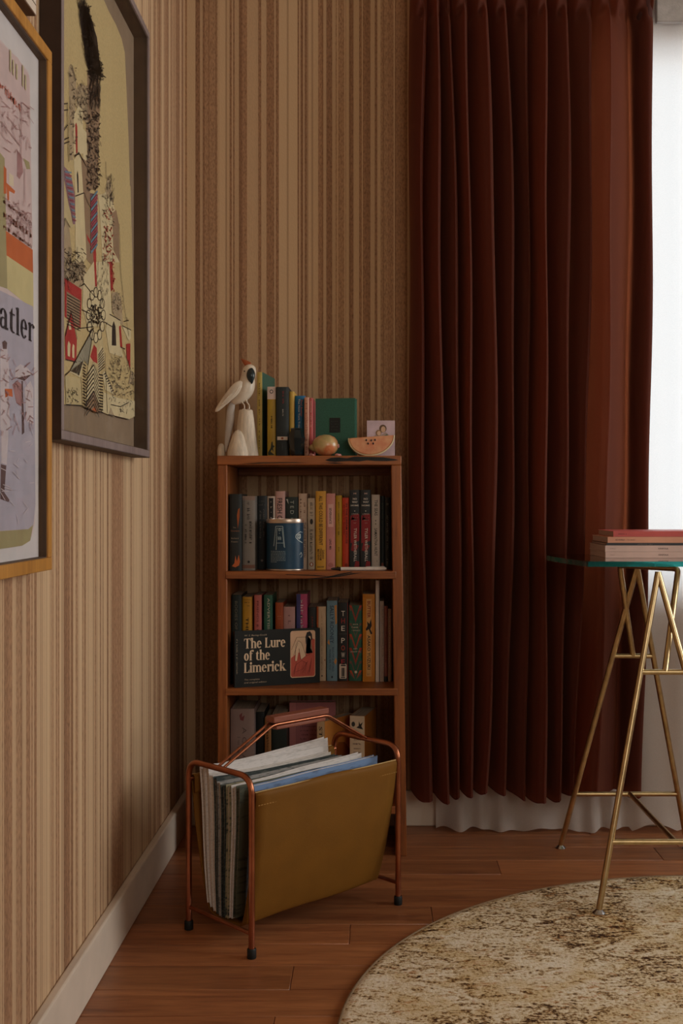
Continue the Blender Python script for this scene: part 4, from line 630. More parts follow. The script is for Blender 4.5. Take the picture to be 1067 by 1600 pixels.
# ---- middle shelf, left to right
b = Book(PB, 'tall blackish green book behind the landscape cover, leftmost on the middle shelf', -.3678, .0245, .228, 2.853, ZBk, .14, (32, 44, 42), GB)
b.down('BODIES OF LIGHT', .35, .62, .93, .4, (120, 116, 100))
b = Book(PB, 'mustard yellow paperback with black capitals, second on the middle shelf', -.3425, .0235, .221, 2.875, ZBk, .13, (206, 146, 40), GB)
b.down('THIS ALL', .36, .68, .76, .38, (52, 36, 16), .012).across(4, .2, .8, .93, .945, (70, 50, 20)).across(4, .2, .8, .89, .905, (70, 50, 20)).patch((60, 44, 20), .1, .9, .965, .968)
b = Book(PB, 'salmon pink paperback with dark thin capitals on the middle shelf', -.3134, .0188, .225, 2.887, ZBk, .13, (206, 112, 104), GB)
b.down('FRIENDS & DARK SHAPES', .34, .62, .93, .2, (110, 40, 44))
b = Book(PB, 'bottle green paperback with white capitals on the middle shelf', -.2886, .0223, .225, 2.887, ZBk, .13, (52, 104, 84), GB)
b.down('ADVERTISING', .42, .7, .965, .5, (206, 200, 180), .006)
b = Book(PB, 'burnt orange short paperback with pale letters on the middle shelf', -.2589, .0205, .205, 2.89, ZBk, .13, (170, 78, 36), GB)
b.down('GRA', .3, .75, .56, .25, (220, 190, 160), .02).across(5, .25, .75, .82, .835, (200, 150, 120)).across(4, .3, .7, .79, .8, (200, 150, 120))
b = Book(PB, 'short wide pale pink paperback with faded lettering on the middle shelf', -.2374, .0293, .194, 2.89, ZBk, .13, (196, 150, 146), GB)
b.down(8, .4, .65, .9, .3, (150, 108, 108))
b = Book(PB, 'tall magenta and blue paperback with white lettering on the middle shelf', -.2043, .0282, .227, 2.893, ZBk, .13, (190, 74, 118), GB)
b.patch((70, 70, 126), 0, .38, 0, 1); b.down(12, .38, .62, .94, .25, (226, 200, 206))
b = Book(PB, 'short black paperback with small red letters, middle of the middle shelf', -.175, .0217, .192, 2.90, ZBk, .13, (36, 38, 38), GB)
b.down('JAMES', .4, .62, .88, .66, (150, 40, 34)); b.patch((90, 84, 78), .1, .9, .64, .645)
b = Book(PB, 'cream spined paperback with rusty left edge, right of the landscape cover', -.152, .0237, .194, 2.90, ZBk, .13, (214, 186, 154), GB)
b.patch((180, 92, 44), 0, .2, 0, 1); b.down(34, .5, .66, .94, .14, (170, 136, 108)).shape(ell(.58, .07, .07, .012), (70, 56, 48)).shape(ell(.9, .28, .05, .012), (150, 60, 40))
b = Book(PB, 'powder blue paperback with dark capitals and yellow flecks on the middle shelf', -.1257, .0273, .209, 2.90, ZBk, .13, (116, 150, 168), GB)
b.down('SALLY ROONEY', .3, .66, .94, .47, (40, 60, 84), .008).down('BEAUTIFUL WORLD', .5, .68, .42, .12, (40, 60, 84)).down('WHERE ARE YOU', .22, .4, .4, .14, (40, 60, 84)).shape([(.72, .94), (.95, .95), (.97, .72), (.82, .7)], (214, 150, 84)).shape([(.05, .48), (.2, .52), (.3, .45), (.14, .46)], (214, 150, 84)).shape([(.68, .24), (.85, .29), (.97, .25), (.85, .2)], (214, 150, 84)).shape(ell(.5, .05, .09, .015), (50, 60, 80))
b = Book(PB, 'black paperback with stacked white and red capitals and a white sticker', -.0973, .0273, .204, 2.90, ZBk, .13, (36, 38, 40), GB)
for k, (ch, c) in enumerate((('T', WHT), ('H', (178, 58, 52)), ('E', WHT), ('P', WHT), ('O', (190, 80, 60)), ('W', WHT), ('E', (190, 58, 70)))):
    zt = (.895, .80, .705, .55, .455, .365, .275)[k]
    b.across(ch, .34, .68, zt - .065, zt, c, .006)
b.patch((100, 96, 92), .15, .9, .60, .603); b.patch((170, 60, 50), .93, .97, 0, 1)
b.shape([(.2, .03), (.8, .03), (.85, .045), (.85, .205), (.8, .22), (.2, .22), (.15, .205), (.15, .045)], (222, 206, 190), 'sticker', .0006)
for q in ((.3, .75, .19, .205), (.35, .42, .06, .17), (.45, .6, .06, .17), (.64, .68, .06, .17), (.3, .7, .04, .052)):
    b.shape([(q[0], q[2]), (q[1], q[2]), (q[1], q[3]), (q[0], q[3])], (46, 40, 40), 'sticker_print', .0009)
b = Book(PB, 'paperback patterned with red and green zigzags on the middle shelf', -.0683, .035, .197, 2.90, ZBk, .13, (44, 92, 74), GB)
for k, zt in enumerate((1.0, .80, .62, .44, .30, .14)):
    c = ((178, 58, 34), (44, 104, 82), (196, 74, 36))[k % 3]
    for j, cc in enumerate(((184, 60, 36), (120, 84, 74), (40, 96, 76))):
        t = zt - j * .035
        lo = max(0.0, t - .24)
        b.shape([(.02, t), (.2, t), (.5, max(t - .17, .01)), (.8, t), (.98, t), (.5, max(t - .27, .0))], cc if j else c, 'zigzag_band', .0003 + .0001 * (k * .4 + j * .5))
for txt, a0, a1, b0, b1 in ((3, .3, .7, .74, .765), (6, .2, .8, .70, .725), (8, .12, .88, .66, .68), (3, .35, .65, .42, .44), (8, .14, .86, .38, .40)):
    b.across(txt, a0, a1, b0, b1, (226, 214, 196), lift=.0011)
b.shape(ell(.52, .12, .1, .018), (220, 206, 186), 'publisher_mark', .0011)
b = Book(PB, 'tall amber paperback with a pale title strip and black bird mark', -.0322, .0316, .227, 2.89, ZBk, .13, (206, 130, 34), GB)
b.patch((222, 170, 104), .3, .72, .06, .945); b.down('BUTTER', .38, .64, .92, .73, (150, 34, 26), .015, lift=.0008).down('ASAKO YUZUKI', .38, .64, .53, .14, (40, 28, 22), .012, lift=.0008)
b.shape([(.25, .6), (.4, .64), (.36, .69), (.55, .66), (.68, .72), (.74, .64), (.62, .6), (.8, .55), (.66, .54), (.5, .6), (.3, .58)], (40, 34, 32), 'bird_mark', .0009).across(3, .4, .62, .075, .1, (120, 70, 40), lift=.0008)
Book(PB, 'very tall slim white volume standing right of the amber paperback', .0012, .0098, .263, 2.885, ZBk, .13, (226, 214, 206), GB, pages=M_PAGEW)
b = Book(PB, 'slim off white booklet with grey edge, right of the tall white volume', .0123, .0108, .209, 2.89, ZBk, .13, (206, 188, 176), GB, pages=M_PAGEW)
b.patch((120, 100, 92), .42, .54, 0, 1); b.down(20, .66, .85, .9, .1, (150, 128, 118))
b = Book(PB, 'slim maroon pink booklet, second from right on the middle shelf', .0240, .0090, .196, 2.89, ZBk, .13, (150, 92, 84), GB)
b.down(24, .35, .65, .75, .25, (90, 44, 44)); b.patch((44, 48, 54), 0, 1, 0, .07)
b = Book(PB, 'slim taupe booklet, rightmost on the middle shelf', .0337, .0088, .189, 2.89, ZBk, .13, (160, 126, 106), GB)
b.down(22, .35, .65, .9, .2, (206, 180, 160))
# ---- bottom shelf, left to right
b = Book(PB, 'thick grey mauve book with faint title, leftmost on the bottom shelf', -.3676, .0600, .235, 2.83, ZCk, .15, (146, 124, 118), GC, hard=True)
b.down('A CALAMITY', .5, .68, .80, .2, (96, 78, 76)).down(14, .3, .42, .7, .2, (110, 92, 90)).shape([(.38, .93), (.5, .96), (.48, .91), (.6, .93), (.55, .87), (.42, .88)], (120, 60, 60))
Book(PB, 'black book squeezed right of the thick mauve book on the bottom shelf', -.3070, .0215, .219, 2.87, ZCk, .14, (30, 34, 34), GC)
b = Book(PB, 'narrow ochre book with patterned spine on the bottom shelf', -.2837, .0158, .206, 2.86, ZCk, .13, (150, 104, 58), GC)
b.down(16, .3, .7, .9, .35, (96, 60, 34)).shape(ell(.5, .25, .3, .03), (196, 150, 100))
Book(PB, 'wide dark green book in the middle of the bottom shelf', -.2669, .0390, .212, 2.875, ZCk, .14, (34, 46, 44), GC)
def faced(name, label, loc, rz, w, h, t, rgb, back_rgb, group, sp=None):
    """a book whose front cover is turned towards the room; spine on its left"""
    o = thing(name, label, 'book', loc, rz, group)
    m = MB(); m.box(0, w, 0, .0016, 0, h).box(0, w, t - .0016, t, 0, h).box(0, .0018, .0016, t - .0016, 0, h); o_cov = m.build('cover', cov(rgb), o)
    MB().box(.0018, w - .0025, .0016, t - .0016, .002, h - .002).build('pages', M_PAGE, o)
    return o_cov
o = faced(PB, 'dusty pink book showing its printed cover behind the handle of the rack', (-.226, 2.935, ZCk), math.radians(3), .122, .232, .03, (180, 112, 116), None, GC)
m = MB()
for k in range(9): scribble(m, (.028, -.0006, .20 - k * .011), (.07, 0, 0), (0, 0, .0045), 16)
m.build('lettering', ink((120, 70, 76)), o)
MB().add([(.001, -.0004, 0), (.017, -.0004, 0), (.017, -.0004, .232), (.001, -.0004, .232)], [(0, 1, 2, 3)]).build('spine_fold', ink((206, 132, 132)), o)
def angled(label, x0, yf, w, h, d, rz, spine_rgb, cover_rgb):
    b = Book(PB, label, x0, w, h, yf, ZCk, d, cover_rgb, GC, rz=rz)
    b.patch(spine_rgb, .02, .98, 0, 1, 'spine_panel'); return b
b = angled('cream spined paperback with large black capitals beside an orange cover', -.1508, 2.835, .0245, .203, .135, math.radians(-33), (222, 196, 160), (206, 134, 62))
b.down('STICKY', .3, .72, .93, .5, (40, 34, 32), .004)
m = MB()
hw = b.w / 2
m.add([(hw + .0006, .01, .02), (hw + .0006, .125, .04), (hw + .0006, .125, .1), (hw + .0006, .09, .135), (hw + .0006, .06, .14), (hw + .0006, .03, .1)], [(0, 1, 2, 3, 4, 5)])
m.build('cover_picture', ink((150, 82, 36)), b.cover)
m = MB(); m.add([(hw + .0009, .03, .04), (hw + .0009, .06, .05), (hw + .0009, .055, .11), (hw + .0009, .04, .1)], [(0, 1, 2, 3)]); m.build('cover_picture', ink((224, 160, 84)), b.cover)
b = angled('white spined paperback with a small black bird and red fruit, right on the bottom shelf', -.066, 2.85, .0400, .213, .13, math.radians(-13), (226, 206, 180), (204, 130, 56))
b.across('JOHN', .3, .72, .70, .725, (90, 50, 44), .006).across(6, .22, .8, .655, .68, (90, 50, 44)).across(5, .28, .74, .6, .62, (120, 80, 70)).across('BOOK', .28, .76, .545, .57, (90, 50, 44), .006)
b.shape(ell(.25, .90, .12, .03), (60, 60, 56)).shape([(.45, .86), (.6, .88), (.62, .94), (.7, .9), (.88, .93), (.78, .88), (.9, .84), (.65, .85)], (40, 40, 42), 'bird_mark')
for cx, cy in ((.35, .36), (.55, .39), (.68, .36), (.5, .33), (.38, .40)): b.shape(ell(cx, cy, .14, .03), (140, 34, 36), 'fruit_mark')
# ---- on top of the bookcase
b = Book('hardback_book', 'tall green hardback with a yellowed cream spine behind the cockatoo', -.3045, .0135, .219, 2.870, ZT_, .155, (52, 96, 82), GT, rz=math.radians(-7), hard=True, spine=(206, 178, 96))
b.down(30, .35, .65, .9, .06, (120, 96, 50))
b = Book(PB, 'olive yellow paperback with a white band at its head, on top of the bookcase', -.2749, .0212, .178, 2.84, ZT_, .12, (176, 142, 42), GT)
b.patch((214, 190, 180), 0, 1, .82, 1); b.shape(ell(.5, .93, .22, .03), (80, 76, 72)).shape(ell(.5, .93, .13, .017), (214, 190, 180), lift=.0008)
b.down(9, .42, .7, .58, .38, (60, 48, 20)).shape([(.1, .06), (.4, .12), (.5, .2), (.62, .22), (.68, .16), (.9, .15), (.7, .12), (.75, .06), (.55, .1), (.4, .07), (.9, .02), (.1, .02)], (50, 54, 34), 'figure_mark')
b = Book(PB, 'thick black paperback with red lettering and a white publisher label', -.2521, .0318, .177, 2.835, ZT_, .12, (36, 42, 42), GT)
b.down(11, .5, .66, .94, .74, (150, 40, 36)).down(8, .5, .62, .68, .58, (180, 170, 160)); b.patch((222, 206, 194), .1, .92, .235, .285, 'publisher_label', .0004); b.shape(ell(.5, .26, .1, .016), (150, 80, 40), lift=.0008)
b.down(7, .46, .56, .2, .08, (90, 90, 88))
b = Book(PB, 'narrow golden yellow paperback beside the thick black one', -.2198, .0124, .167, 2.85, ZT_, .12, (206, 164, 70), GT)
b.down(6, .3, .6, .16, .04, (120, 84, 30))
b = Book(PB, 'bright blue paperback with white lettering above the black vase', -.2068, .0260, .158, 2.872, ZT_, .115, (28, 104, 150), GT)
b.down('Paul Auster', .56, .76, .93, .66, (204, 110, 70), .004).down('The New York Trilogy', .28, .5, .95, .42, WHT, .004); b.patch((30, 40, 42), 0, 1, 0, .34)
b = Book(PB, 'thin pale pink patterned booklet leaning beside the green hardback', -.1805, .0120, .151, 2.84, ZT_, .12, (206, 150, 124), GT)
b.down(22, .2, .8, .95, .05, (176, 104, 84))
b = Book(PB, 'thin rosy red patterned booklet touching the green hardback', -.1680, .0092, .150, 2.85, ZT_, .12, (196, 96, 96), GT)
b.down(20, .2, .8, .95, .5, (222, 170, 150))
gh = thing('hardback_book', 'green cloth hardback facing forward with a small black title label', 'book', (-.1535, 2.865, ZT_), math.radians(-9), GT)
m = MB(); m.box(0, .104, 0, .0025, 0, .15).box(0, .104, .0235, .026, 0, .15).box(0, .003, .0025, .0235, 0, .15)
ghc = m.build('cover', M('green_book_cloth', (56, 104, 88), .8, var=.1, scale=300, bump=.3), gh, bevel=.0008)
MB().box(.003, .1, .0025, .0235, .003, .147).build('pages', M_PAGEW, gh)
MB().box(.037, .065, -.0005, .0004, .062, .1).build('title_label', ink((30, 34, 34)), ghc)
m = MB()
for k in range(4): scribble(m, (.041, -.0008, .09 - k * .007), (.02, 0, 0), (0, 0, .002), 7)
m.build('lettering', ink((70, 76, 72)), ghc)

# landscape book in front of the middle shelf
lb = thing('landscape_book', 'black landscape format book with large cream serif title leaning on the middle shelf', 'book', (-.352, 2.792, ZBk), math.radians(22))
LW, LH, LT = .226, .141, .013
m = MB(); m.box(0, LW, 0, .0015, 0, LH).box(0, LW, LT - .0015, LT, 0, LH).box(0, .0018, .0015, LT - .0015, 0, LH); lbc = m.build('cover', M('black_book_jacket', (26, 30, 30), .42, var=.1), lb)
MB().box(.0018, LW - .002, .0015, LT - .0015, .002, LH - .002).build('pages', M_PAGE, lb)
TC = (232, 204, 172)
m = MB(); x0 = .024
serif_word(m, 'The Lure', (x0, -.0006, .097), (.110, 0, 0), (0, 0, .0182), .30, .10)
serif_word(m, 'of the', (x0, -.0006, .0665), (.069, 0, 0), (0, 0, .0182), .30, .10)
serif_word(m, 'Limerick', (x0, -.0006, .036), (.112, 0, 0), (0, 0, .0182), .30, .10)
m.build('title_lettering', ink(TC), lbc)
m = MB(); word(m, 'W. S. Baring-Gould', (x0, -.0006, .1265), (.058, 0, .0), (.0012, 0, .0052)); word(m, 'The complete', (x0, -.0006, .0155), (.04, 0, 0), (.001, 0, .005)); word(m, 'and original edition', (x0, -.0006, .008), (.058, 0, 0), (.001, 0, .005))
m.build('lettering', ink((190, 168, 144)), lbc)
m = MB(); scribble(m, (.004, -.0006, .122), (0, 0, -.09), (.004, 0, 0), 26); m.build('lettering', ink((150, 134, 112)), lbc)
# framed cover drawing: a seated figure with long dark hair on a red cushion (flat print)
def rrect(x0, x1, z0, z1, r, n=5):
    P = []
    for cx, cz, a0 in ((x1 - r, z1 - r, 0), (x0 + r, z1 - r, 90), (x0 + r, z0 + r, 180), (x1 - r, z0 + r, 270)):
        P += [(cx + r * math.cos(math.radians(a0 + 90 * k / n)), cz + r * math.sin(math.radians(a0 + 90 * k / n))) for k in range(n + 1)]
    return P
def flat(pts, y, name, rgb, par): MB().add([(a, y, c) for a, c in pts], [tuple(range(len(pts)))]).build(name, ink(rgb), par)
flat(rrect(.146, .213, .016, .136, .006), -.0004, 'cover_picture', (226, 184, 150), lbc)
U = lambda pts: [(.146 + .067 * a, .016 + .12 * c) for a, c in pts]
flat(U([(0.02, .06), (.06, .02), (.94, .02), (.98, .06), (.98, .62), (.85, .66), (.6, .5), (.4, .55), (.2, .5), (.02, .42)]), -.0006, 'cushion_print', (196, 88, 70), lbc)
flat(U([(.98, .6), (.98, .8), (.86, .83), (.8, .66)]), -.0006, 'cushion_print', (196, 88, 70), lbc)
flat(U([(.04, .6), (.25, .86), (.62, .86), (.62, .8), (.35, .78), (.12, .48)]), -.0008, 'figure_print', (226, 190, 156), lbc)
flat(U([(.18, .36), (.22, .7), (.32, .79), (.44, .74), (.58, .52), (.7, .5), (.9, .52), (.8, .62), (.82, .8), (.7, .88), (.64, .74), (.62, .55), (.62, .46), (.42, .38), (.34, .62), (.26, .36)]), -.0009, 'figure_print', (232, 198, 164), lbc)
flat(U([(.62, .72), (.6, .86), (.66, .96), (.78, .98), (.86, .92), (.88, .8), (.84, .78), (.8, .88), (.7, .87), (.67, .76), (.66, .68)]), -.0011, 'hair_print', (34, 28, 30), lbc)
m = MB()
def ln(p, w=.0007, y=-.0012):
    p = U(p)
    for (a, c), (d, e) in zip(p, p[1:]):
        L_ = math.hypot(d - a, e - c) or 1; nx, nz = -(e - c) / L_ * w / 2, (d - a) / L_ * w / 2
        m.add([(a + nx, y, c + nz), (d + nx, y, e + nz), (d - nx, y, e - nz), (a - nx, y, c - nz)], [(0, 1, 2, 3)])
ln([(.18, .36), (.22, .7), (.32, .79), (.44, .74), (.58, .52), (.62, .45), (.9, .52)]); ln([(.34, .62), (.42, .38), (.62, .45)]); ln([(.04, .6), (.25, .86), (.6, .86)]); ln([(.12, .48), (.3, .74)]); ln([(.64, .74), (.62, .46)]); ln([(.82, .8), (.8, .62), (.9, .52)])
ln([(.14, .08), (.22, .28), (.45, .36), (.66, .3)]); ln([(.2, .12), (.5, .18), (.66, .32)]); ln([(.5, .1), (.7, .35)]); ln([(.75, .1), (.85, .4)])
for k in range(14): ln([(.05 + .06 * k, .05), (.12 + .06 * k, .05 + .25 * ((k * 7) % 5) / 5 + .1)], .0004)
m.build('line_drawing', ink((96, 36, 34)), lbc)

# ------------------------------------------------------------------ blue tin, pen
tin = thing('tin', 'dark blue oval tin with silver rim and white print in front of the books', 'tin', (-.2285, 2.826, ZA))
TA, TB = .0470, .0330
M_TIN = M('dark_blue_enamel_print', (22, 58, 82), .38, var=.08); M_STEEL = M('brushed_tin_rim', (206, 186, 170), .32, metal=.9)
MB().lathe([(1, .003), (1, .120)], n=40, sx=TA, sy=TB).build('body', M_TIN, tin); tb_ = COL.objects[-1]
MB().lathe([(1.012, .120), (1.02, .1215), (1.02, .1285), (1.0, .1305), (.93, .1305), (.92, .126)], n=40, sx=TA, sy=TB).build('rim', M_STEEL, tin)
MB().lathe([(1.0, 0), (1.015, .001), (1.015, .003), (1.0, .004)], n=40, sx=TA, sy=TB).build('base_rim', M_STEEL, tin)
def on_tin(x, z, lift=.0006):
    s_ = max(-.98, min(.98, x / TA)); return (x, -math.sqrt(1 - s_ * s_) * TB - lift, z)
m = MB()
def tl(pts, w, mb=None, lift=.0006):
    mb = mb or m
    for (a, c), (d, e) in zip(pts, pts[1:]):
        L_ = math.hypot(d - a, e - c) or 1; nx, nz = -(e - c) / L_ * w / 2, (d - a) / L_ * w / 2; n = max(1, int(abs(d - a) / .004))
        rows = [[on_tin(a + (d - a) * k / n + s_ * nx, c + (e - c) * k / n + s_ * nz, lift) for k in range(n + 1)] for s_ in (1, -1)]
        mb.grid(rows)
tl([(-.021, .112), (-.003, .112), (.002, .058)], .0012); tl([(-.021, .112), (-.026, .062)], .0012); tl([(-.018, .108), (-.020, .053)], .0014); tl([(-.005, .108), (.0, .060)], .001); tl([(-.019, .070), (-.001, .070)], .001); tl([(-.017, .107), (-.006, .107)], .001)
tl([(-.014, .104), (-.010, .106), (-.008, .102), (-.012, .100), (-.014, .104)], .0014); tl([(-.012, .095), (-.011, .094)], .0018)
for k in range(4): tl([(-.015 + .0024 * k, .078), (-.015 + .0024 * k, .087 - .002 * (k % 2))], .0012)
m.build('signboard_print', ink((176, 196, 200)), tb_)
m = MB()
for k in range(8):
    a, b2 = -.034, (.004 if k < 7 else -.018)
    x = a
    while x < b2:
        l = .002 + .004 * rng.random(); tl([(x, .049 - k * .0038), (min(x + l, b2), .049 - k * .0038)], .0011); x += l + .001
m.build('fine_print', ink((150, 170, 176)), tb_)
m = MB(); tl([(.030, .090), (.040, .098), (.0455, .096)], .0014); tl([(.030, .090), (.029, .084), (.036, .076), (.0450, .070)], .0014); tl([(.034, .090), (.040, .092), (.040, .082), (.034, .082), (.034, .090)], .0016); tl([(.0375, .093), (.0375, .079)], .001); tl([(.0385, .04), (.042, .046), (.044, .038), (.0405, .033)], .001)
m.build('badge_print', ink((196, 204, 200)), tb_)

pen = thing('pen', 'white plastic pen with dark tip lying along the edge of the upper shelf', 'pen', (-.0425, 2.803, ZA + .0048), math.radians(1.5))
MB().tube([(-.045, 0, 0), (.068, 0, 0)], .0046, 12).build('barrel', M('white_pen_plastic', (224, 212, 204), .35), pen)
MB().tube([(-.069, 0, 0), (-.064, 0, 0), (-.045, 0, 0)], [.0012, .0030, .0046], 12).build('tip', M('dark_pen_tip', (50, 40, 38), .4), pen)
MB().tube([(.068, 0, 0), (.071, 0, 0)], .0042, 12).build('end_cap', M('silver_pen_cap', (196, 190, 186), .3, metal=.7), pen)
MB().box(.02, .066, -.0012, .0012, .0046, .0062).build('clip', M('silver_pen_cap', (196, 190, 186), .3, metal=.7), pen)
MB().lathe([(.0047, -.001), (.0055, 0), (.0047, .001)], c=(0, 0, 0), n=12)
ring = MB().tube([(-.047, 0, 0), (-.044, 0, 0)], .0051, 12).build('collar', M('dark_pen_tip', (50, 40, 38), .4), pen)

# ------------------------------------------------------------------ cockatoo on its stump
ck = thing('cockatoo_figurine', 'white ceramic cockatoo perched on a pale stump at the end of the bookcase top', 'figurine', (-.3530, 2.835, ZT_))
M_CER = M('white_glazed_ceramic', (224, 208, 188), .38, var=.07, scale=25, bump=.12, coat=.2)
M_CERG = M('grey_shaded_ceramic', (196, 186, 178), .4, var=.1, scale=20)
u = .000214                                     # metres for one unit of the measured outline
def C(x, z): return ((x - 260) * u, (1245 - z) * u)
def limb(pts, flat=.8, n=16, yo=0.0):
    """swept elliptical body: (x, z, radius, y)"""
    m = MB(); P = [(C(p[0], p[1])[0], (p[3] if len(p) > 3 else 0) * u + yo, C(p[0], p[1])[1], p[2] * u) for p in pts]
    P = catmull(P, 4); rows = []
    for i, (x, y, z, r) in enumerate(P):
        a = P[min(i + 1, len(P) - 1)]; c = P[max(i - 1, 0)]
        t = Vector((a[0] - c[0], a[1] - c[1], a[2] - c[2])).normalized(); s_ = Vector((0, 1, 0)); s_ = (s_ - t * s_.dot(t)).normalized(); w = t.cross(s_)
        rows.append([Vector((x, y, z)) + s_ * math.cos(k) * r * flat + w * math.sin(k) * r for k in [2 * math.pi * j / n for j in range(n)]])
    k = len(m.v); m.grid(rows, cu=True); m.f.append(tuple(range(k, k + n))[::-1]); m.f.append(tuple(range(len(m.v) - n, len(m.v)))); return m
limb([(215, 610, 30), (255, 575, 62), (315, 520, 92), (362, 450, 104), (385, 375, 98), (395, 310, 84), (410, 240, 84), (418, 195, 74), (420, 165, 48), (421, 148, 10)], .85).build('body', M_CER, ck, angle=180); ckb = COL.objects[-1]
wing = limb([(330, 360, 20, -70), (290, 410, 52, -78), (235, 480, 62, -76), (160, 560, 50, -66), (85, 640, 36, -50), (35, 695, 22, -40), (15, 715, 4, -36)], .35); ckw = wing.build('wing', M_CER, ck, angle=180)
limb([(330, 360, 20, 70), (290, 410, 52, 80), (235, 470, 60, 80), (170, 540, 48, 66), (100, 610, 30, 50), (60, 650, 4, 46)], .35).build('wing', M_CER, ck, angle=180)
for k in range(4):
    limb([(300 - 18 * k, 430 + 14 * k, 5, -96), (240 - 30 * k, 520 + 16 * k, 9, -94), (150 - 24 * k, 610 + 14 * k, 4, -72)], .5, 6).build('feather_ridge', M_CER, ckw, angle=180)
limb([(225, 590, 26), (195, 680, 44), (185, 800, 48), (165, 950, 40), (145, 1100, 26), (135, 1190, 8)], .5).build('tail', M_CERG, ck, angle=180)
bk = limb([(444, 200, 14, -44), (441, 238, 42, -66), (440, 290, 50, -78), (444, 338, 38, -76), (451, 370, 17, -70), (453, 390, 3, -66)], .75); bk.build('beak', M('black_ceramic_beak', (30, 44, 48), .3, coat=.3), ck, angle=180)
limb([(425, 160, 30), (385, 140, 34), (350, 112, 22), (325, 92, 9), (314, 82, 2)], .5).build('crest', M('orange_brown_crest', (166, 84, 46), .5), ck, angle=180)
limb([(365, 232, 1, -78), (365, 241, 9, -80), (365, 250, 1, -78)], .6, 8).build('eye', M('black_eye_glaze', (24, 22, 22), .2), ckb, angle=180)
for x in (335, 392):
    limb([(x - 18, 570, 14, -20), (x, 610, 9, -26), (x + 22, 640, 7, -34), (x + 24, 690, 7, -34)], 1, 8).build('leg', M_CER, ck, angle=180); ckl = COL.objects[-1]
    for dx in (-16, 0, 16):
        limb([(x + 22, 684, 6, -34), (x + 24 + dx, 690, 6, -52), (x + 26 + dx * 1.3, 698, 3, -66)], 1, 6).build('toe', M_CER, ckl, angle=180)
st_ = [(0, 150), (20, 152), (250, 120), (450, 96), (540, 82), (553, 76), (556, 60)]
MB().lathe([(r * u, h_ * u) for h_, r in st_], c=(C(372, 0)[0] - .0, 0, 0), n=22, sy=.8).build('stump', M('carved_pale_stump', (222, 204, 182), .5, var=.14, scale=18, stretch=(6, 6, 1), bump=.4), ck, angle=60)
MB().lathe([(128 * u, 0), (126 * u, 40 * u), (98 * u, 150 * u), (66 * u, 245 * u), (40 * u, 290 * u), (4 * u, 310 * u)], c=(C(290, 0)[0], -.020, 0), n=20, sy=.7).build('root_knob', MATS['carved_pale_stump'], ck, angle=60)
MB().lathe([(48 * u, 0), (48 * u, 70 * u), (40 * u, 120 * u), (22 * u, 150 * u), (3 * u, 156 * u)], c=(C(78, 0)[0], .004, 0), n=16).build('root_knob', MATS['carved_pale_stump'], ck, angle=60)
m = MB()
for k in range(46):
    a = rng.random(); rr = rng.random()
    x = 330 + 110 * rr + 20 * a; z = 250 + 300 * a
    y = -100 - 10 * rr
# ------------------------------------------------------------------ faceted black vase
vs = thing('faceted_vase', 'small black faceted vase in front of the blue paperback', 'vase', (-.1985, 2.816, ZT_))
M_OBS = M('black_gloss_ceramic', (22, 30, 32), .16, var=.2, coat=.4)
P0, P1, P2, P3 = [], [], [], []
MB().lathe([(.011, 0), (.0155, .004), (.0215, .046), (.0150, .066), (.0140, .070), (.012, .069), (.010, .055)], n=7, sx=1, sy=.95).build('body', M_OBS, vs, angle=5)
MB().lathe([(.0152, .0655), (.0158, .0685), (.0145, .0705), (.0125, .0705)], n=7, sy=.95).build('lip', M_OBS, vs, angle=5)
# ------------------------------------------------------------------ ceramic fruit
fr = thing('ceramic_fruit', 'round ceramic peach with green and orange blush in front of the green hardback', 'ornament', (-.1265, 2.828, ZT_))
m, N, Lk, b_ = node_mat('blushed_ceramic_glaze')
tc = N.new('ShaderNodeTexCoord'); n = N.new('ShaderNodeTexNoise'); n.inputs['Scale'].default_value = 22; n.inputs['Detail'].default_value = 4; Lk.new(tc.outputs['Object'], n.inputs['Vector'])
r = ramp(N, [(.32, lin((166, 150, 92))), (.47, lin((200, 166, 116))), (.6, lin((202, 116, 70))), (.75, lin((214, 166, 124)))]); Lk.new(n.outputs['Fac'], r.inputs[0]); Lk.new(r.outputs[0], b_.inputs['Base Color']); b_.inputs['Roughness'].default_value = .3; b_.inputs['Coat Weight'].default_value = .4
M_BLUSH = m
def lathe_x(prof, c, n=24, sy=1.0, mb=None):
    mb = mb or MB(); rows = [[(c[0] + x, c[1] + r * sy * math.cos(a), c[2] + r * math.sin(a)) for a in [2 * math.pi * k / n for k in range(n)]] for x, r in prof]
    k = len(mb.v); mb.grid(rows, cu=True); mb.f.append(tuple(range(k, k + n))[::-1]); mb.f.append(tuple(range(len(mb.v) - n, len(mb.v)))); return mb
lathe_x([(-.0335, .001), (-.032, .009), (-.027, .017), (-.016, .0245), (-.002, .0275), (.012, .0265), (.024, .0205), (.031, .012), (.0335, .002)], (0, 0, .0278)).build('fruit_body', M_BLUSH, fr, angle=180)
lathe_x([(-.041, .002), (-.0395, .005), (-.036, .007), (-.031, .010), (-.026, .013)], (0, 0, .0225), 14).build('stem_end', M_BLUSH, fr, angle=180)
lathe_x([(.031, .006), (.0345, .0055), (.036, .003)], (0, -.004, .026), 10).build('blossom_end', M('pink_ceramic', (214, 150, 144), .35), fr, angle=180)
for x, y, s_ in ((-.036, -.008, .0055), (-.031, -.013, .0045), (.030, -.010, .0055), (.036, -.006, .005), (.033, -.015, .004)):
    MB().lathe([(.2 * s_, 0), (s_, .2 * s_), (1.1 * s_, .6 * s_), (.7 * s_, 1.1 * s_), (.1 * s_, 1.25 * s_)], c=(x, y, 0), n=10).build('foot_petal', MATS['pink_ceramic'], fr, angle=180)
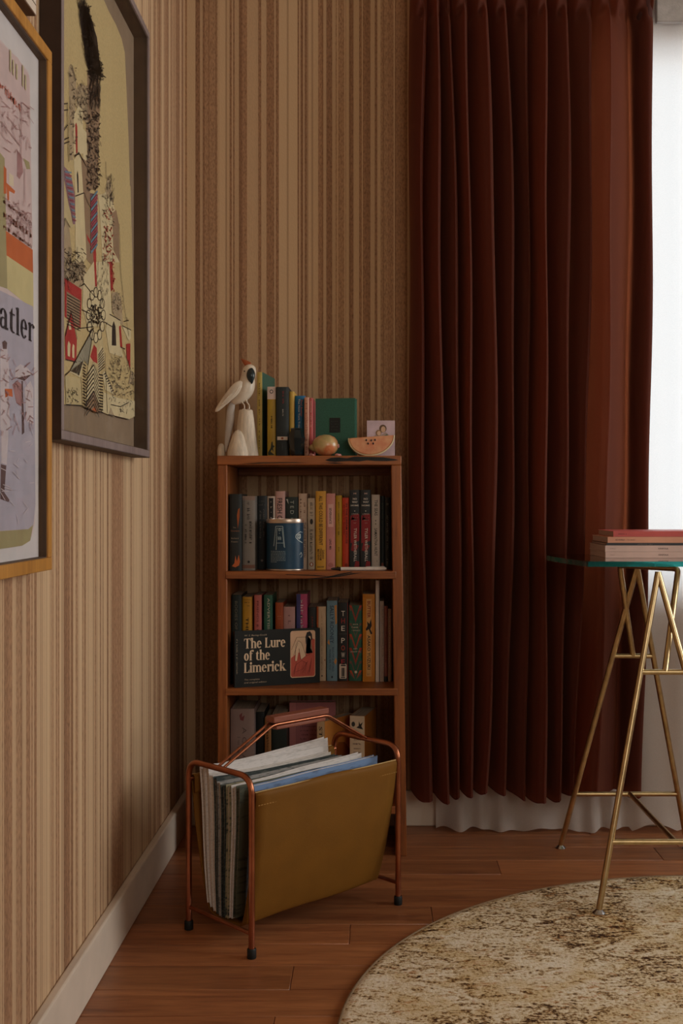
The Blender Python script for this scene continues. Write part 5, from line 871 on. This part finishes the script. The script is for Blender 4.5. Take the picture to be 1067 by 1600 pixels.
# ------------------------------------------------------------------ ceramic melon wedge
ml = thing('melon_wedge', 'half round ceramic melon slice with five dark seeds on the bookcase top', 'ornament', (-.0095, 2.822, ZT_), math.radians(3))
def halfdisc(rx, rz, top, tilt, n=22): return [(rx * math.cos(math.pi + math.pi * k / n), top + rz * math.sin(math.pi + math.pi * k / n) + tilt * math.cos(math.pi + math.pi * k / n)) for k in range(n + 1)]
MB().prism(halfdisc(.0560, .0455, .0490, .004), 'y', -.010, .026).build('flesh', M('melon_flesh_glaze', (220, 160, 112), .35, rgb2=(206, 120, 78), scale=45, coat=.3), ml, bevel=.002); mlf = COL.objects[-1]
hd0, hd1 = halfdisc(.0562, .0456, .0490, .004), halfdisc(.0592, .0488, .0490, .004)
m = MB(); rows = [[(a, y, c) for a, c in hd] for hd, y in ((hd0, -.0105), (hd1, -.0095), (hd1, .0265), (hd0, .0275))]; m.grid(rows, cv=True); m.build('rind', M('pale_rind_glaze', (226, 206, 164), .35, var=.1, coat=.3), ml, angle=50)
for x, z in ((-.0130, .0400), (-.0005, .0395), (.0090, .0405), (-.0085, .0315), (.0045, .0315)):
    MB().lathe([(.0003, -.0014), (.0020, -.0006), (.0020, .0006), (.0003, .0014)], n=8).build('seed', M('dark_seed_glaze', (46, 26, 24), .3), mlf, angle=180)
    sd = COL.objects[-1]; sd.location = (x, -.0112, z); sd.rotation_euler = (math.radians(90), 0, 0); sd.scale = (1, 1.4, 1)
# ------------------------------------------------------------------ picture card
cd = thing('picture_card', 'lilac greeting card with a small drawing of two heads behind the melon slice', 'card', (.0150, 2.870, ZT_), math.radians(2))
MB().box(-.036, .036, 0, .0008, 0, .094).build('card', M('lilac_card_stock', (206, 180, 186), .7), cd); cdc = COL.objects[-1]
MB().box(-.036, .036, .0008, .0014, 0, .094).build('back_leaf', M_PAGEW, cd)
def cf(pts, rgb, y, nm='drawing'): MB().add([(a, y, c) for a, c in pts], [tuple(range(len(pts)))]).build(nm, ink(rgb), cdc)
cf(ell(.005, .073, .0095, .0105), (104, 74, 50), -.0003); cf(ell(.006, .071, .006, .008), (206, 166, 134), -.0006)
cf(ell(-.006, .062, .0075, .008), (150, 112, 74), -.0004); cf(ell(-.005, .061, .005, .006), (214, 176, 146), -.0007)
cf([(-.022, .04), (-.024, .05), (-.012, .058), (-.002, .055), (.012, .064), (.022, .056), (.026, .04)], (176, 150, 138), -.0002); cf([(.004, .052), (.016, .06), (.022, .05), (.02, .04), (.004, .04)], (110, 118, 104), -.0004)
m = MB()

# ------------------------------------------------------------------ magazine rack (long axis runs away to the right)
RK = Vector((-.1675, 2.378, 0)); RZ = math.radians(45)
rk = thing('magazine_rack', 'copper tube magazine rack with olive tan leather sling on black feet', 'magazine rack', RK, RZ)
# local x: long axis (0.41), local y: short axis (0.207)
HX, HY, HZ, TR = .205, .1035, .350, .0062
M_COPPER = M('copper_tube', (178, 112, 82), .30, metal=1.0, var=.12, scale=25)
M_FOOT = M('black_rubber_foot', (22, 24, 24), .6)
M_LEATHER = M('olive_tan_leather', (122, 80, 20), .68, var=.05, scale=14, bump=.2, bscale=700, spec=.25)
M_EDGE_GLINT = M('painted_edge_glint', (196, 164, 112), .7)  # pale colour standing in for the highlight along the sling's top
M_BRASS_STITCH = M('tan_stitching', (176, 136, 78), .7)
for sx in (-1, 1):
    x = sx * HX
    MB().tube(fillet([(x, -HY, .014), (x, -HY, HZ), (x, HY, HZ), (x, HY, .014)], .036, 8), TR, 12).build('end_hoop', M_COPPER, rk, angle=60); hoop = COL.objects[-1]
    MB().tube([(x, -HY, .047), (x, HY, .047)], .0042, 10).build('cross_rod', M_COPPER, rk, angle=60)
    for sy in (-1, 1):
        MB().lathe([(.0085, 0), (.0092, .002), (.0092, .017), (.0080, .019)], c=(x, sy * HY, 0), n=14).build('rubber_foot', M_FOOT, hoop)
for sy in (-1, 1):
    MB().tube([(-HX, sy * (HY - .004), .312), (HX, sy * (HY - .004), .312)], .0042, 10).build('sling_rod', M_COPPER, rk, angle=60)
# sling: one leather sheet hung over the two rods
half = [(-HY + .0085, .282), (-HY + .0095, .304), (-HY + .0085, .3145), (-HY + .004, .3190), (-HY - .0012, .3165), (-HY - .0030, .309), (-HY + .0005, .282), (-HY + .010, .21), (-HY + .026, .13), (-HY + .046, .058), (-.042, .043)]
prof = half + [(0, .038)] + [(-y, z) for y, z in reversed(half)]
prof2 = catmull(prof, 4)
rows = []
for k in range(15):
    t = k / 14; x = -HX + .008 + (2 * HX - .016) * t
    rows.append([(x * (1 - .045 * (1 - z / .32) * 1.0), y * (1 + .02 * math.sin(t * math.pi)), z + .0015 * math.sin(t * 9 + y * 30)) for y, z in prof2])
sl = MB().grid(rows).build('sling', M_LEATHER, rk, angle=180, solid=.0028)
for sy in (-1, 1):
    MB().tube([(-HX + .008, sy * (HY + .0006), .3192), (HX - .008, sy * (HY + .0006), .3192)], .0012, 6).build('top_edge_glint', M_EDGE_GLINT, sl)  # thin pale tube painted as light reflecting off the leather fold
    m = MB()
    for k in range(56):
        x = -HX + .014 + k * .0070
        m.box(x, x + .0042, sy * (HY + .0022) - .0012, sy * (HY + .0022) + .0008, .2925, .2935)
    m.build('stitching', M_BRASS_STITCH, sl)
# handle: twin rods rising to a wooden grip
for sy in (-1, 1):
    y = sy * .0085
    MB().tube(fillet([(-HX, y, HZ), (-.072, y, .420), (.082, y, .420), (HX, y, HZ)], .012, 5), .0030, 10).build('handle_rod', M_COPPER, rk, angle=60)
MB().box(-.074, .082, -.0135, .0135, .4235, .437).build('handle_grip', M_GRIP, rk, bevel=.002)
MB().box(-.066, .074, -.012, .012, .409, .4165).build('grip_underside', M_GRIP, rk, bevel=.002)

# newspapers and magazines standing in the sling
def paper_mat(name, rgb, rgb2, sc=60):
    m, N, Lk, b_ = node_mat(name)
    tc = N.new('ShaderNodeTexCoord'); mp = N.new('ShaderNodeMapping'); mp.inputs['Scale'].default_value = (1, 1, 5); Lk.new(tc.outputs['Object'], mp.inputs[0])
    n = N.new('ShaderNodeTexNoise'); n.inputs['Scale'].default_value = sc; n.inputs['Detail'].default_value = 3; Lk.new(mp.outputs[0], n.inputs['Vector'])
    r = ramp(N, [(.50, lin(rgb)), (.64, lin(rgb2))]); Lk.new(n.outputs['Fac'], r.inputs[0]); Lk.new(r.outputs[0], b_.inputs['Base Color']); b_.inputs['Roughness'].default_value = .75
    return m
M_NEWS = paper_mat('newsprint', (206, 196, 188), (186, 177, 170), 70)
M_NEWS2 = paper_mat('white_newsprint', (222, 214, 210), (204, 197, 193), 60)
M_GREYP = paper_mat('grey_newsprint', (150, 146, 142), (104, 102, 100), 60)
M_DARKP = paper_mat('dark_magazine_cover', (40, 48, 46), (84, 84, 76), 40)
M_COLORP = paper_mat('photo_magazine_cover', (150, 140, 110), (60, 66, 56), 30)
M_BLUEP = paper_mat('blue_magazine_cover', (120, 146, 186), (90, 104, 130), 20)
M_GREENP = paper_mat('green_magazine_cover', (88, 90, 72), (56, 60, 50), 30)
def periodical(name, label, cat, ytop, th, xa, xb, ztop, sag, mat, pages=None, leaves=4, seed=0, slope=0., cross=None):
    """folded paper standing on edge; the foot follows the sling towards the middle"""
    rg = random.Random(seed)
    yb = ytop * .66
    zf = .0470 + .022 * (abs(yb) / .055) ** 2
    o = thing(name, label, cat, RK + Matrix.Rotation(RZ, 3, 'Z') @ Vector(((xa + xb) / 2, yb, zf)), RZ, 'papers in the magazine rack')
    cx, c_y, cz = (xa + xb) / 2, yb, zf
    ph = 1.0 + .05 * seed
    def path(x, t, off):
        y = yb + (ytop - yb) * (t ** .8) + .0035 * math.sin(t * 5 + ph) * t * (.8 - x) + off * (.64 + .36 * t)
        z = zf + (ztop + slope * (x - xa) / (xb - xa) - zf) * t
        return y, z
    def sheet(off, x0, x1, zs=1.0, seedp=0):
        rows = []
        for i in range(13):
            t = i / 12 * zs
            rows.append([(x - cx, path(x, t, off)[0] - c_y + .0020 * math.sin(x * 30 + seedp) * (1 - zs * 0), path(x, t, off)[1] - cz - sag * math.sin(math.pi * (x - x0) / (x1 - x0)) * t) for x in [x0 + (x1 - x0) * k / 10 for k in range(11)]])
        return rows
    def slab(o0, o1, x0, x1, zs, sp):
        a, c = sheet(o0, x0, x1, zs, sp), sheet(o1, x0, x1, zs, sp); m = MB()
        n = 11; R = 13; k = R * n
        m.grid(a); m.f = [tuple(reversed(q)) for q in m.f]; m.grid(c)
        edge = [j for j in range(n)] + [i * n + n - 1 for i in range(1, R)] + [(R - 1) * n + j for j in range(n - 2, -1, -1)] + [i * n for i in range(R - 2, 0, -1)]
        m.f += [(edge[i], edge[(i + 1) % len(edge)], edge[(i + 1) % len(edge)] + k, edge[i] + k) for i in range(len(edge))]
        return m
    h = th / 2
    ct = min(.0009, th * .2)
    slab(-h, -h + ct, xa, xb, 1.0, ph).build('front_leaf', mat, o, angle=50)
    for j in range(leaves):
        a0 = -h + ct + (th - 2 * ct) * j / leaves; a1 = -h + ct + (th - 2 * ct) * (j + 1) / leaves
        slab(a0 + .00025, a1 - .00025, xa + .002 + .004 * rg.random(), xb - .002 - .006 * rg.random(), .975 + .02 * rg.random(), ph).build('inner_section', pages or M_NEWS, o, angle=50)
    slab(h - ct, h, xa, xb, 1.0, ph).build('back_leaf', mat, o, angle=50)
    return o
X0 = -HX + .0115
# from the back of the rack (+y) to the front (-y); y at the top edge
periodical('newspaper', 'folded white newspaper at the back of the magazine rack, tallest of the papers', 'newspaper', .0745, .0135, X0, .150, .338, .004, M_NEWS2, M_NEWS, 4, 1, slope=.012)
periodical('newspaper', 'white newspaper second from the back of the magazine rack', 'newspaper', .0585, .0150, X0, .120, .345, .006, M_NEWS2, M_NEWS, 4, 2, slope=-.006)
periodical('newspaper', 'cream folded newspaper with printed columns, third from the back of the rack', 'newspaper', .0425, .0135, X0, .130, .330, .006, M_NEWS, M_NEWS2, 4, 3, slope=-.004)
periodical('magazine', 'dark green covered magazine just behind the middle of the rack', 'magazine', .0285, .0105, X0, .140, .326, .004, M_DARKP, M_GREYP, 4, 4, slope=-.006)
periodical('magazine', 'grey newsprint magazine in the middle of the rack', 'magazine', .0160, .0105, X0, .150, .318, .002, M_GREYP, M_NEWS, 4, 5)
periodical('magazine', 'dark magazine with photo pages just in front of the rack middle', 'magazine', .0030, .0110, X0, .160, .314, .002, M_DARKP, M_GREYP, 4, 6)
periodical('magazine', 'multicoloured magazine with creased photo cover, fourth from the front of the rack', 'magazine', -.0100, .0110, X0 + .003, .170, .316, .001, M_COLORP, M_NEWS, 5, 7)
periodical('magazine', 'pale magazine with fanned white pages, third from the front of the rack', 'magazine', -.0235, .0115, X0 + .006, .165, .316, .0, M_NEWS2, M_NEWS, 6, 8, slope=.012)
periodical('magazine', 'green and black photo magazine, second from the front of the rack', 'magazine', -.0375, .0110, X0 + .008, .176, .317, .0, M_GREENP, M_GREYP, 4, 9)
periodical('magazine', 'pale blue covered magazine nearest the leather front of the rack', 'magazine', -.0520, .0120, X0 + .03, .188, .317, .0, M_BLUEP, M_NEWS2, 4, 10, slope=.006)

# ------------------------------------------------------------------ round rug
rg_c = (.745, 1.80); RR = .812
rug = thing('round_rug', 'round mottled rug in cream, olive and brown under the table legs', 'rug', (rg_c[0], rg_c[1], 0))
m, N, Lk, b_ = node_mat('mottled_rug_pile')
tc = N.new('ShaderNodeTexCoord')
def noise(sc, det, vec, dist=0.0, rough=.5):
    n = N.new('ShaderNodeTexNoise'); n.inputs['Scale'].default_value = sc; n.inputs['Detail'].default_value = det; n.inputs['Distortion'].default_value = dist; n.inputs['Roughness'].default_value = rough
    Lk.new(vec, n.inputs['Vector']); return n.outputs['Fac']
mpA = N.new('ShaderNodeMapping'); mpA.inputs['Rotation'].default_value = (0, 0, -.5); mpA.inputs['Scale'].default_value = (1, 2.2, 1); Lk.new(tc.outputs['Object'], mpA.inputs[0])
big = noise(3.2, 3, tc.outputs['Object'], 1.2); mid = noise(16, 5, mpA.outputs[0], 2.2, .65); fine = noise(150, 3, tc.outputs['Object'], .2, .7)
s_ = math_node(N, Lk, 'ADD', math_node(N, Lk, 'MULTIPLY', big, .24), math_node(N, Lk, 'ADD', math_node(N, Lk, 'MULTIPLY', mid, .42), math_node(N, Lk, 'MULTIPLY', fine, .34)))
r = ramp(N, [(.415, lin((66, 44, 32))), (.448, lin((130, 98, 66))), (.474, lin((190, 160, 118))), (.505, lin((226, 206, 172))), (.57, lin((240, 226, 206)))]); Lk.new(s_, r.inputs[0])
om = noise(26, 3, mpA.outputs[0], 1.5); ro = ramp(N, [(.60, (0, 0, 0, 1)), (.68, (1, 1, 1, 1))]); Lk.new(om, ro.inputs[0])
mx = N.new('ShaderNodeMix'); mx.data_type = 'RGBA'; mx.inputs[7].default_value = lin((190, 126, 72)); Lk.new(math_node(N, Lk, 'MULTIPLY', ro.outputs[0], .5), mx.inputs[0]); Lk.new(r.outputs[0], mx.inputs[6])
oc = noise(7, 3, tc.outputs['Object'], 1.0); rc = ramp(N, [(.50, (0, 0, 0, 1)), (.62, (1, 1, 1, 1))]); Lk.new(oc, rc.inputs[0])
mx2 = N.new('ShaderNodeMix'); mx2.data_type = 'RGBA'; mx2.blend_type = 'MULTIPLY'; mx2.inputs[7].default_value = lin((228, 204, 142)); Lk.new(math_node(N, Lk, 'MULTIPLY', rc.outputs[0], .45), mx2.inputs[0]); Lk.new(mx.outputs[2], mx2.inputs[6])
Lk.new(mx2.outputs[2], b_.inputs['Base Color']); b_.inputs['Roughness'].default_value = .95; b_.inputs['Specular IOR Level'].default_value = .1
bp = N.new('ShaderNodeBump'); bp.inputs['Strength'].default_value = .7; bp.inputs['Distance'].default_value = .004; Lk.new(fine, bp.inputs['Height']); Lk.new(bp.outputs[0], b_.inputs['Normal'])
MB().lathe([(RR - .006, .0005), (RR - .003, .006), (RR - .006, .0105), (RR - .02, .012)], n=120).build('pile', m, rug, angle=60)
MB().grid([[((RR - .004 + .0042 * math.cos(a)) * math.cos(t), (RR - .004 + .0042 * math.cos(a)) * math.sin(t), .0065 + .0055 * math.sin(a)) for a in [2 * math.pi * k / 8 for k in range(8)]] for t in [2 * math.pi * j / 140 for j in range(140)]], cu=True, cv=True).build('bound_edge', M('rug_edge_binding', (146, 120, 92), .9, scale=200, bump=.5), rug, angle=180)

# ------------------------------------------------------------------ table on brass trestles
M_BRASS = M('satin_brass_tube', (204, 178, 134), .30, metal=1.0, var=.12, scale=40)
M_CHROME = M('chrome_glide', (190, 190, 192), .16, metal=1.0)
M_TEAL, N, Lk, b_ = node_mat('teal_glass_edge')
b_.inputs['Base Color'].default_value = (.01, .33, .31, 1); b_.inputs['Roughness'].default_value = .08; b_.inputs['Transmission Weight'].default_value = .55; b_.inputs['IOR'].default_value = 1.5
tc = N.new('ShaderNodeTexCoord'); n = N.new('ShaderNodeTexNoise'); n.inputs['Scale'].default_value = 5; Lk.new(tc.outputs['Object'], n.inputs['Vector']); r = ramp(N, [(.35, (.002, .08, .085, 1)), (.65, (.01, .33, .31, 1))]); Lk.new(n.outputs['Fac'], r.inputs[0]); Lk.new(r.outputs[0], b_.inputs['Base Color'])
def trestle(name, label, cx, gr=None):
    cy = 2.6075
    t = thing(name, label, 'trestle', (cx, cy, 0), 0, gr)
    rt = .0068
    zt = .727
    def legpt(sy, sx, k):        # k: 0 apex .. 1 foot ; sy -1 front
        foot_z = .0195 if sy < 0 else .0075
        a = Vector((0, sy * .100, zt)); f_ = Vector((sx * .162, sy * .2435, foot_z))
        return a + (f_ - a) * k
    for sy in (-1, 1):
        for sx in (-1, 1):
            MB().tube([legpt(sy, sx, 0), legpt(sy, sx, 1)], rt, 12).build('leg', M_BRASS, t, angle=60); lg = COL.objects[-1]
            f_ = legpt(sy, sx, 1); z0 = f_.z - .0075
            MB().lathe([(.0135, 0), (.0140, .0015), (.0105, .005), (.0065, .0085)], c=(f_.x, f_.y, z0), n=18).build('glide', M_CHROME, lg)
        for k in (.308, .808):
            MB().tube([legpt(sy, -1, k), legpt(sy, 1, k)], rt * .92, 10).build('cross_bar', M_BRASS, t, angle=60)
    a, b2 = legpt(1, -1, .308), legpt(-1, -1, .308)
    MB().tube(fillet([(0, a.y, a.z), (-.043, .098, .732), (.059, -.05, .732), (0.004, b2.y, b2.z)], .012, 4), rt, 12).build('top_bar', M_BRASS, t, angle=60)
    a, b2 = legpt(1, -1, .808), legpt(-1, -1, .808)
    MB().tube([(.008, a.y, a.z), (.008, b2.y, b2.z)], rt * .9, 10).build('spreader', M_BRASS, t, angle=60)
    return t
trestle('table_trestle', 'brass tube trestle of crossed legs holding up the glass table top', .637)
gt = thing('glass_table_top', 'clear glass table top with teal edge resting on the brass trestle', 'table top', (.637, 2.6075, .7398))
G = [(-.159, -.108), (-.171, -.06), (-.185, .02), (-.201, .12), (-.207, .19), (-.199, .235), (-.175, .258), (.9, .258), (.9, -.108)]
m = MB(); k = len(G); m.add([(x, y, z) for z in (0, .0118) for x, y in G], [tuple(range(k))[::-1], tuple(range(k, 2 * k))]); m.build('pane', M_TOPGLASS, gt)
m = MB(); m.grid([[(x * (1 if x > 0 else 1), y, z) for x, y in G] for z in (0, .0004, .0114, .0118)], cu=True); m.build('polished_edge', M_TEAL, gt, angle=50)

# magazines stacked on the glass
def flat_mag(label, x0, z, w, d, t, rgb, txts, yf=2.660):
    o = thing('magazine', label, 'magazine', (x0, yf, z), 0, 'magazines stacked on the glass table')
    m = MB(); m.box(0, w, 0, d, 0, .0008).box(0, w, 0, d, t - .0008, t).box(0, w, 0, .0009, .0008, t - .0008); oc = m.build('cover', cov(rgb), o)
    MB().box(.0012, w - .0012, .0009, d - .0012, .0008, t - .0008).build('pages', M('magazine_page_edges', (190, 160, 148), .85, var=.2, scale=10, stretch=(1, 1, 300)), o)
    for s_, a, l, h_, c in txts:
        m = MB(); O = (a, -.0004, t / 2 - h_ / 2)
        if isinstance(s_, int): scribble(m, O, (l, 0, 0), (0, 0, h_), s_)
        else: word(m, s_, O, (l, 0, 0), (0, 0, h_), .008)
        m.build('lettering', ink(c), oc)
zt = .7398 + .0122
flat_mag('pale pinkish grey magazine at the bottom of the stack on the glass table', .550, zt, .28, .195, .0146, (206, 172, 160), [(10, .010, .016, .0022, (140, 110, 100)), ('KINFOLK', .127, .024, .0036, (70, 54, 52))])
flat_mag('pale pinkish grey magazine second from the bottom of the table stack', .5495, zt + .0150, .28, .195, .0146, (208, 174, 162), [(10, .010, .016, .0022, (140, 110, 100)), ('KINFOLK', .127, .024, .0036, (70, 54, 52))])
flat_mag('thin charcoal magazine in the middle of the table stack', .553, zt + .0300, .26, .185, .0056, (52, 50, 54), [(12, .07, .04, .002, (150, 130, 120))])
flat_mag('peach magazine second from the top of the table stack', .5555, zt + .0360, .27, .19, .0142, (214, 150, 120), [('AD WORLD', .018, .022, .0034, (70, 46, 42)), (10, .046, .02, .0026, (150, 96, 80))])
flat_mag('coral red magazine on top of the table stack', .569, zt + .0506, .25, .18, .0132, (196, 84, 78), [(8, .012, .02, .003, (96, 34, 36))])

# ------------------------------------------------------------------ pictures on the left wall
M_BACK = M('taupe_backing_board', (150, 126, 102), .85, var=.05)
M_LIP = M('black_brown_frame_inside', (92, 72, 56), .7)
PC = {'k': (40, 30, 28), 'b': (156, 126, 98), 't': (182, 158, 124), 'w': (222, 202, 158), 'c': (206, 184, 136), 'r': (176, 46, 44), 'u': (150, 110, 118), 'v': (120, 88, 92), 'g': (170, 162, 138), 'g2': (120, 112, 96), 'm': (160, 70, 84), 's': (110, 142, 160), 'o': (190, 100, 60),
      'pk': (216, 188, 184), 'ol': (170, 156, 112), 'or': (206, 104, 52), 'ye': (214, 196, 142), 'li': (186, 176, 188), 'ro': (176, 128, 126), 'lw': (214, 198, 200), 'br': (104, 76, 74), 'cr': (226, 206, 176)}
def artwork(data, xw, par, sheet_name, sheet_mat, y_lim, z_lim):
    """flat print: painted areas and pen lines, each layer a hair above the last (data in mm: along wall, height)"""
    sheet, polys, lines, hairs = data
    px, py, pz = par.location
    def cl(y, z): return min(max(y / 1000, y_lim[0]), y_lim[1]) - py, min(max(z / 1000, z_lim[0]), z_lim[1]) - pz
    m = MB()
    P = [cl(*p) for p in sheet]
    m.prism(P, 'x', xw - px - .0008, xw - px); sh = m.build(sheet_name, sheet_mat, par)
    for i, (c, pts) in enumerate(polys):
        x = xw - px + .00025 + .00002 * i
        MB().add([(x,) + cl(*p) for p in pts], [tuple(range(len(pts)))]).build('painted_area', ink(PC[c]), sh)
    groups = {}
    rg = random.Random(2)
    def stroke(c, w, pts):
        m = groups.setdefault(c, MB()); x = xw - px + .0018
        for p, q in zip(pts, pts[1:]):
            a, b2 = cl(*p); d, e = cl(*q); L_ = math.hypot(d - a, e - b2)
            if L_ < 1e-5: continue
            nx, nz = -(e - b2) / L_ * w / 2 * 1.6, (d - a) / L_ * w / 2
            m.add([(x, a + nx, b2 + nz), (x, d + nx, e + nz), (x, d - nx, e - nz), (x, a - nx, b2 - nz)], [(0, 1, 2, 3)])
    for c, w, pts in lines: stroke(c, w, pts)
    for c, w, n, q, l, ang, dev in hairs:
        for _ in range(int(n * 1.7)):
            s1, t1 = rg.random(), rg.random()
            y = (q[0][0] * (1 - s1) + q[1][0] * s1) * (1 - t1) + (q[2][0] * (1 - s1) + q[3][0] * s1) * t1
            z = (q[0][1] * (1 - s1) + q[1][1] * s1) * (1 - t1) + (q[2][1] * (1 - s1) + q[3][1] * s1) * t1
            a = (rg.random() * 6.28 if ang < 0 else ang + (rg.random() - .5) * dev); ll = l * (.5 + rg.random())
            stroke(c, w, [(y, z), (y + math.cos(a) * ll * 2, z + math.sin(a) * ll)])
    for c, m in groups.items(): m.build('pen_strokes', ink(PC[c]), sh)
    return sh
def frame_bars(par, y0, y1, z0, z1, xf, w, mat, inner, name='frame_bar'):
    px, py, pz = par.location
    for a, b2, c, d, nm in ((y0, y1, z0, z0 + w, 'h'), (y0, y1, z1 - w, z1, 'h'), (y0, y0 + w, z0 + w, z1 - w, 'v'), (y1 - w, y1, z0 + w, z1 - w, 'v')):
        MB().box(XL + .001 - px, xf - px, a - py, b2 - py, c - pz, d - pz).build(name, mat, par, bevel=.0012)
    # dark lining strips inside the box frame
    t = .0015
    for a, b2, c, d in ((y0 + w, y1 - w, z0 + w, z0 + w + t), (y0 + w, y1 - w, z1 - w - t, z1 - w), (y0 + w, y0 + w + t, z0 + w + t, z1 - w - t), (y1 - w - t, y1 - w, z0 + w + t, z1 - w - t)):
        MB().box(XL + .001 - px, xf - .003 - px, a - py, b2 - py, c - pz, d - pz).build('frame_lining', inner, par)
c1 = thing('framed_picture', 'tall deep grey mauve frame holding an ink drawing of a castle with red roofs', 'picture', (XL, 2.078, .982))
frame_bars(c1, 1.738, 2.418, .982, 1.903, -.489, .0145, M_MAUVE, M_LIP)
px, py, pz = c1.location
MB().box(.001, .0345, 1.7368 - py, 1.7380 - py, -.001, .921).build('side_strip', M('dark_brown_frame_side', (70, 52, 42), .6), c1)  # thin dark brown strip over the frame's near side
MB().box(.001, .0345, 1.738 - py, 2.418 - py, -.0012, 0).build('underside_strip', MATS['dark_brown_frame_side'], c1)  # same dark brown along the frame's underside
MB().box(.001, .0035, 1.7525 - py, 2.4035 - py, .9965 - pz, 1.8885 - pz).build('backing_board', M_BACK, c1)
artwork(CASTLE, -.518, c1, 'linen_sheet', M('cream_linen_art_sheet', (206, 180, 128), .85, var=.06, scale=200, bump=.2), (1.756, 2.399), (1.0, 1.885))
MB().box(-.4945 - px, -.4925 - px, 1.7545 - py, 2.4015 - py, .9985 - pz, 1.8865 - pz).build('glazing', M_PICGLASS, c1)
c2 = thing('framed_poster', 'golden oak frame with a pastel magazine cover poster in a white mount', 'picture', (XL, 1.41, .781))
frame_bars(c2, 1.13, 1.69, .781, 1.566, -.490, .0190, M_OAK, M_LIP)
px, py, pz = c2.location
MB().box(.001, .0195, 1.149 - py, 1.671 - py, .80 - pz, 1.547 - pz).build('white_mount', M('white_mount_board', (222, 212, 210), .8, var=.03), c2)
psh = artwork(POSTER, -.5035, c2, 'poster_sheet', M('pale_pink_poster_paper', (222, 200, 196), .8, var=.05), (1.16, 1.665), (.81, 1.54))
m = MB()
def wl(y, z): return (-.5035 - px + .0014, y - py, z - pz)
serif_word(m, 'Tatler', wl(1.443, 1.118), (0, .206, 0), (0, 0, .0265), .17, .07, .12)
m.build('title_lettering', ink((48, 40, 46)), psh)
m = MB()
for k, (z, h_) in enumerate(((1.288, .006), (1.268, .012), (1.254, .006))): scribble(m, wl(1.506, z), (0, .125, 0), (0, 0, h_), 13)
m.build('banner_lettering', ink((120, 60, 34)), psh)
m = MB(); scribble(m, wl(1.42, 1.437), (0, .16, 0), (0, 0, .012), 14); m.build('lettering', ink((200, 110, 90)), psh)
m = MB(); scribble(m, wl(1.42, 1.476), (0, .19, 0), (0, 0, .03), 7); m.build('lettering', ink((206, 190, 150)), psh)
MB().box(-.4955 - px, -.4935 - px, 1.151 - py, 1.669 - py, .802 - pz, 1.545 - pz).build('glazing', M_PICGLASS, c2)
c3 = thing('framed_print', 'small picture with brown veneer frame and white face, cut off at the top left corner', 'picture', (XL, 1.45, 1.595))
px, py, pz = c3.location
for a, b2, c, d in ((1.27, 1.631, 1.595, 1.61), (1.27, 1.631, 1.98, 1.995), (1.27, 1.285, 1.61, 1.98), (1.616, 1.631, 1.61, 1.98)):
    MB().box(.001, .0265, a - py, b2 - py, c - pz, d - pz).build('frame_bar', M_WALNUT, c3)
    MB().box(.0266, .028, a - py + .001, b2 - py - .001, c - pz + .001, d - pz - .001).build('white_face', M_PAINT, c3)
MB().box(.001, .008, 1.285 - py, 1.616 - py, 1.61 - pz, 1.98 - pz).build('print', M('dull_green_print', (96, 110, 88), .8, var=.3, scale=12), c3)
MB().box(.018, .02, 1.285 - py, 1.616 - py, 1.61 - pz, 1.98 - pz).build('glazing', M_PICGLASS, c3)
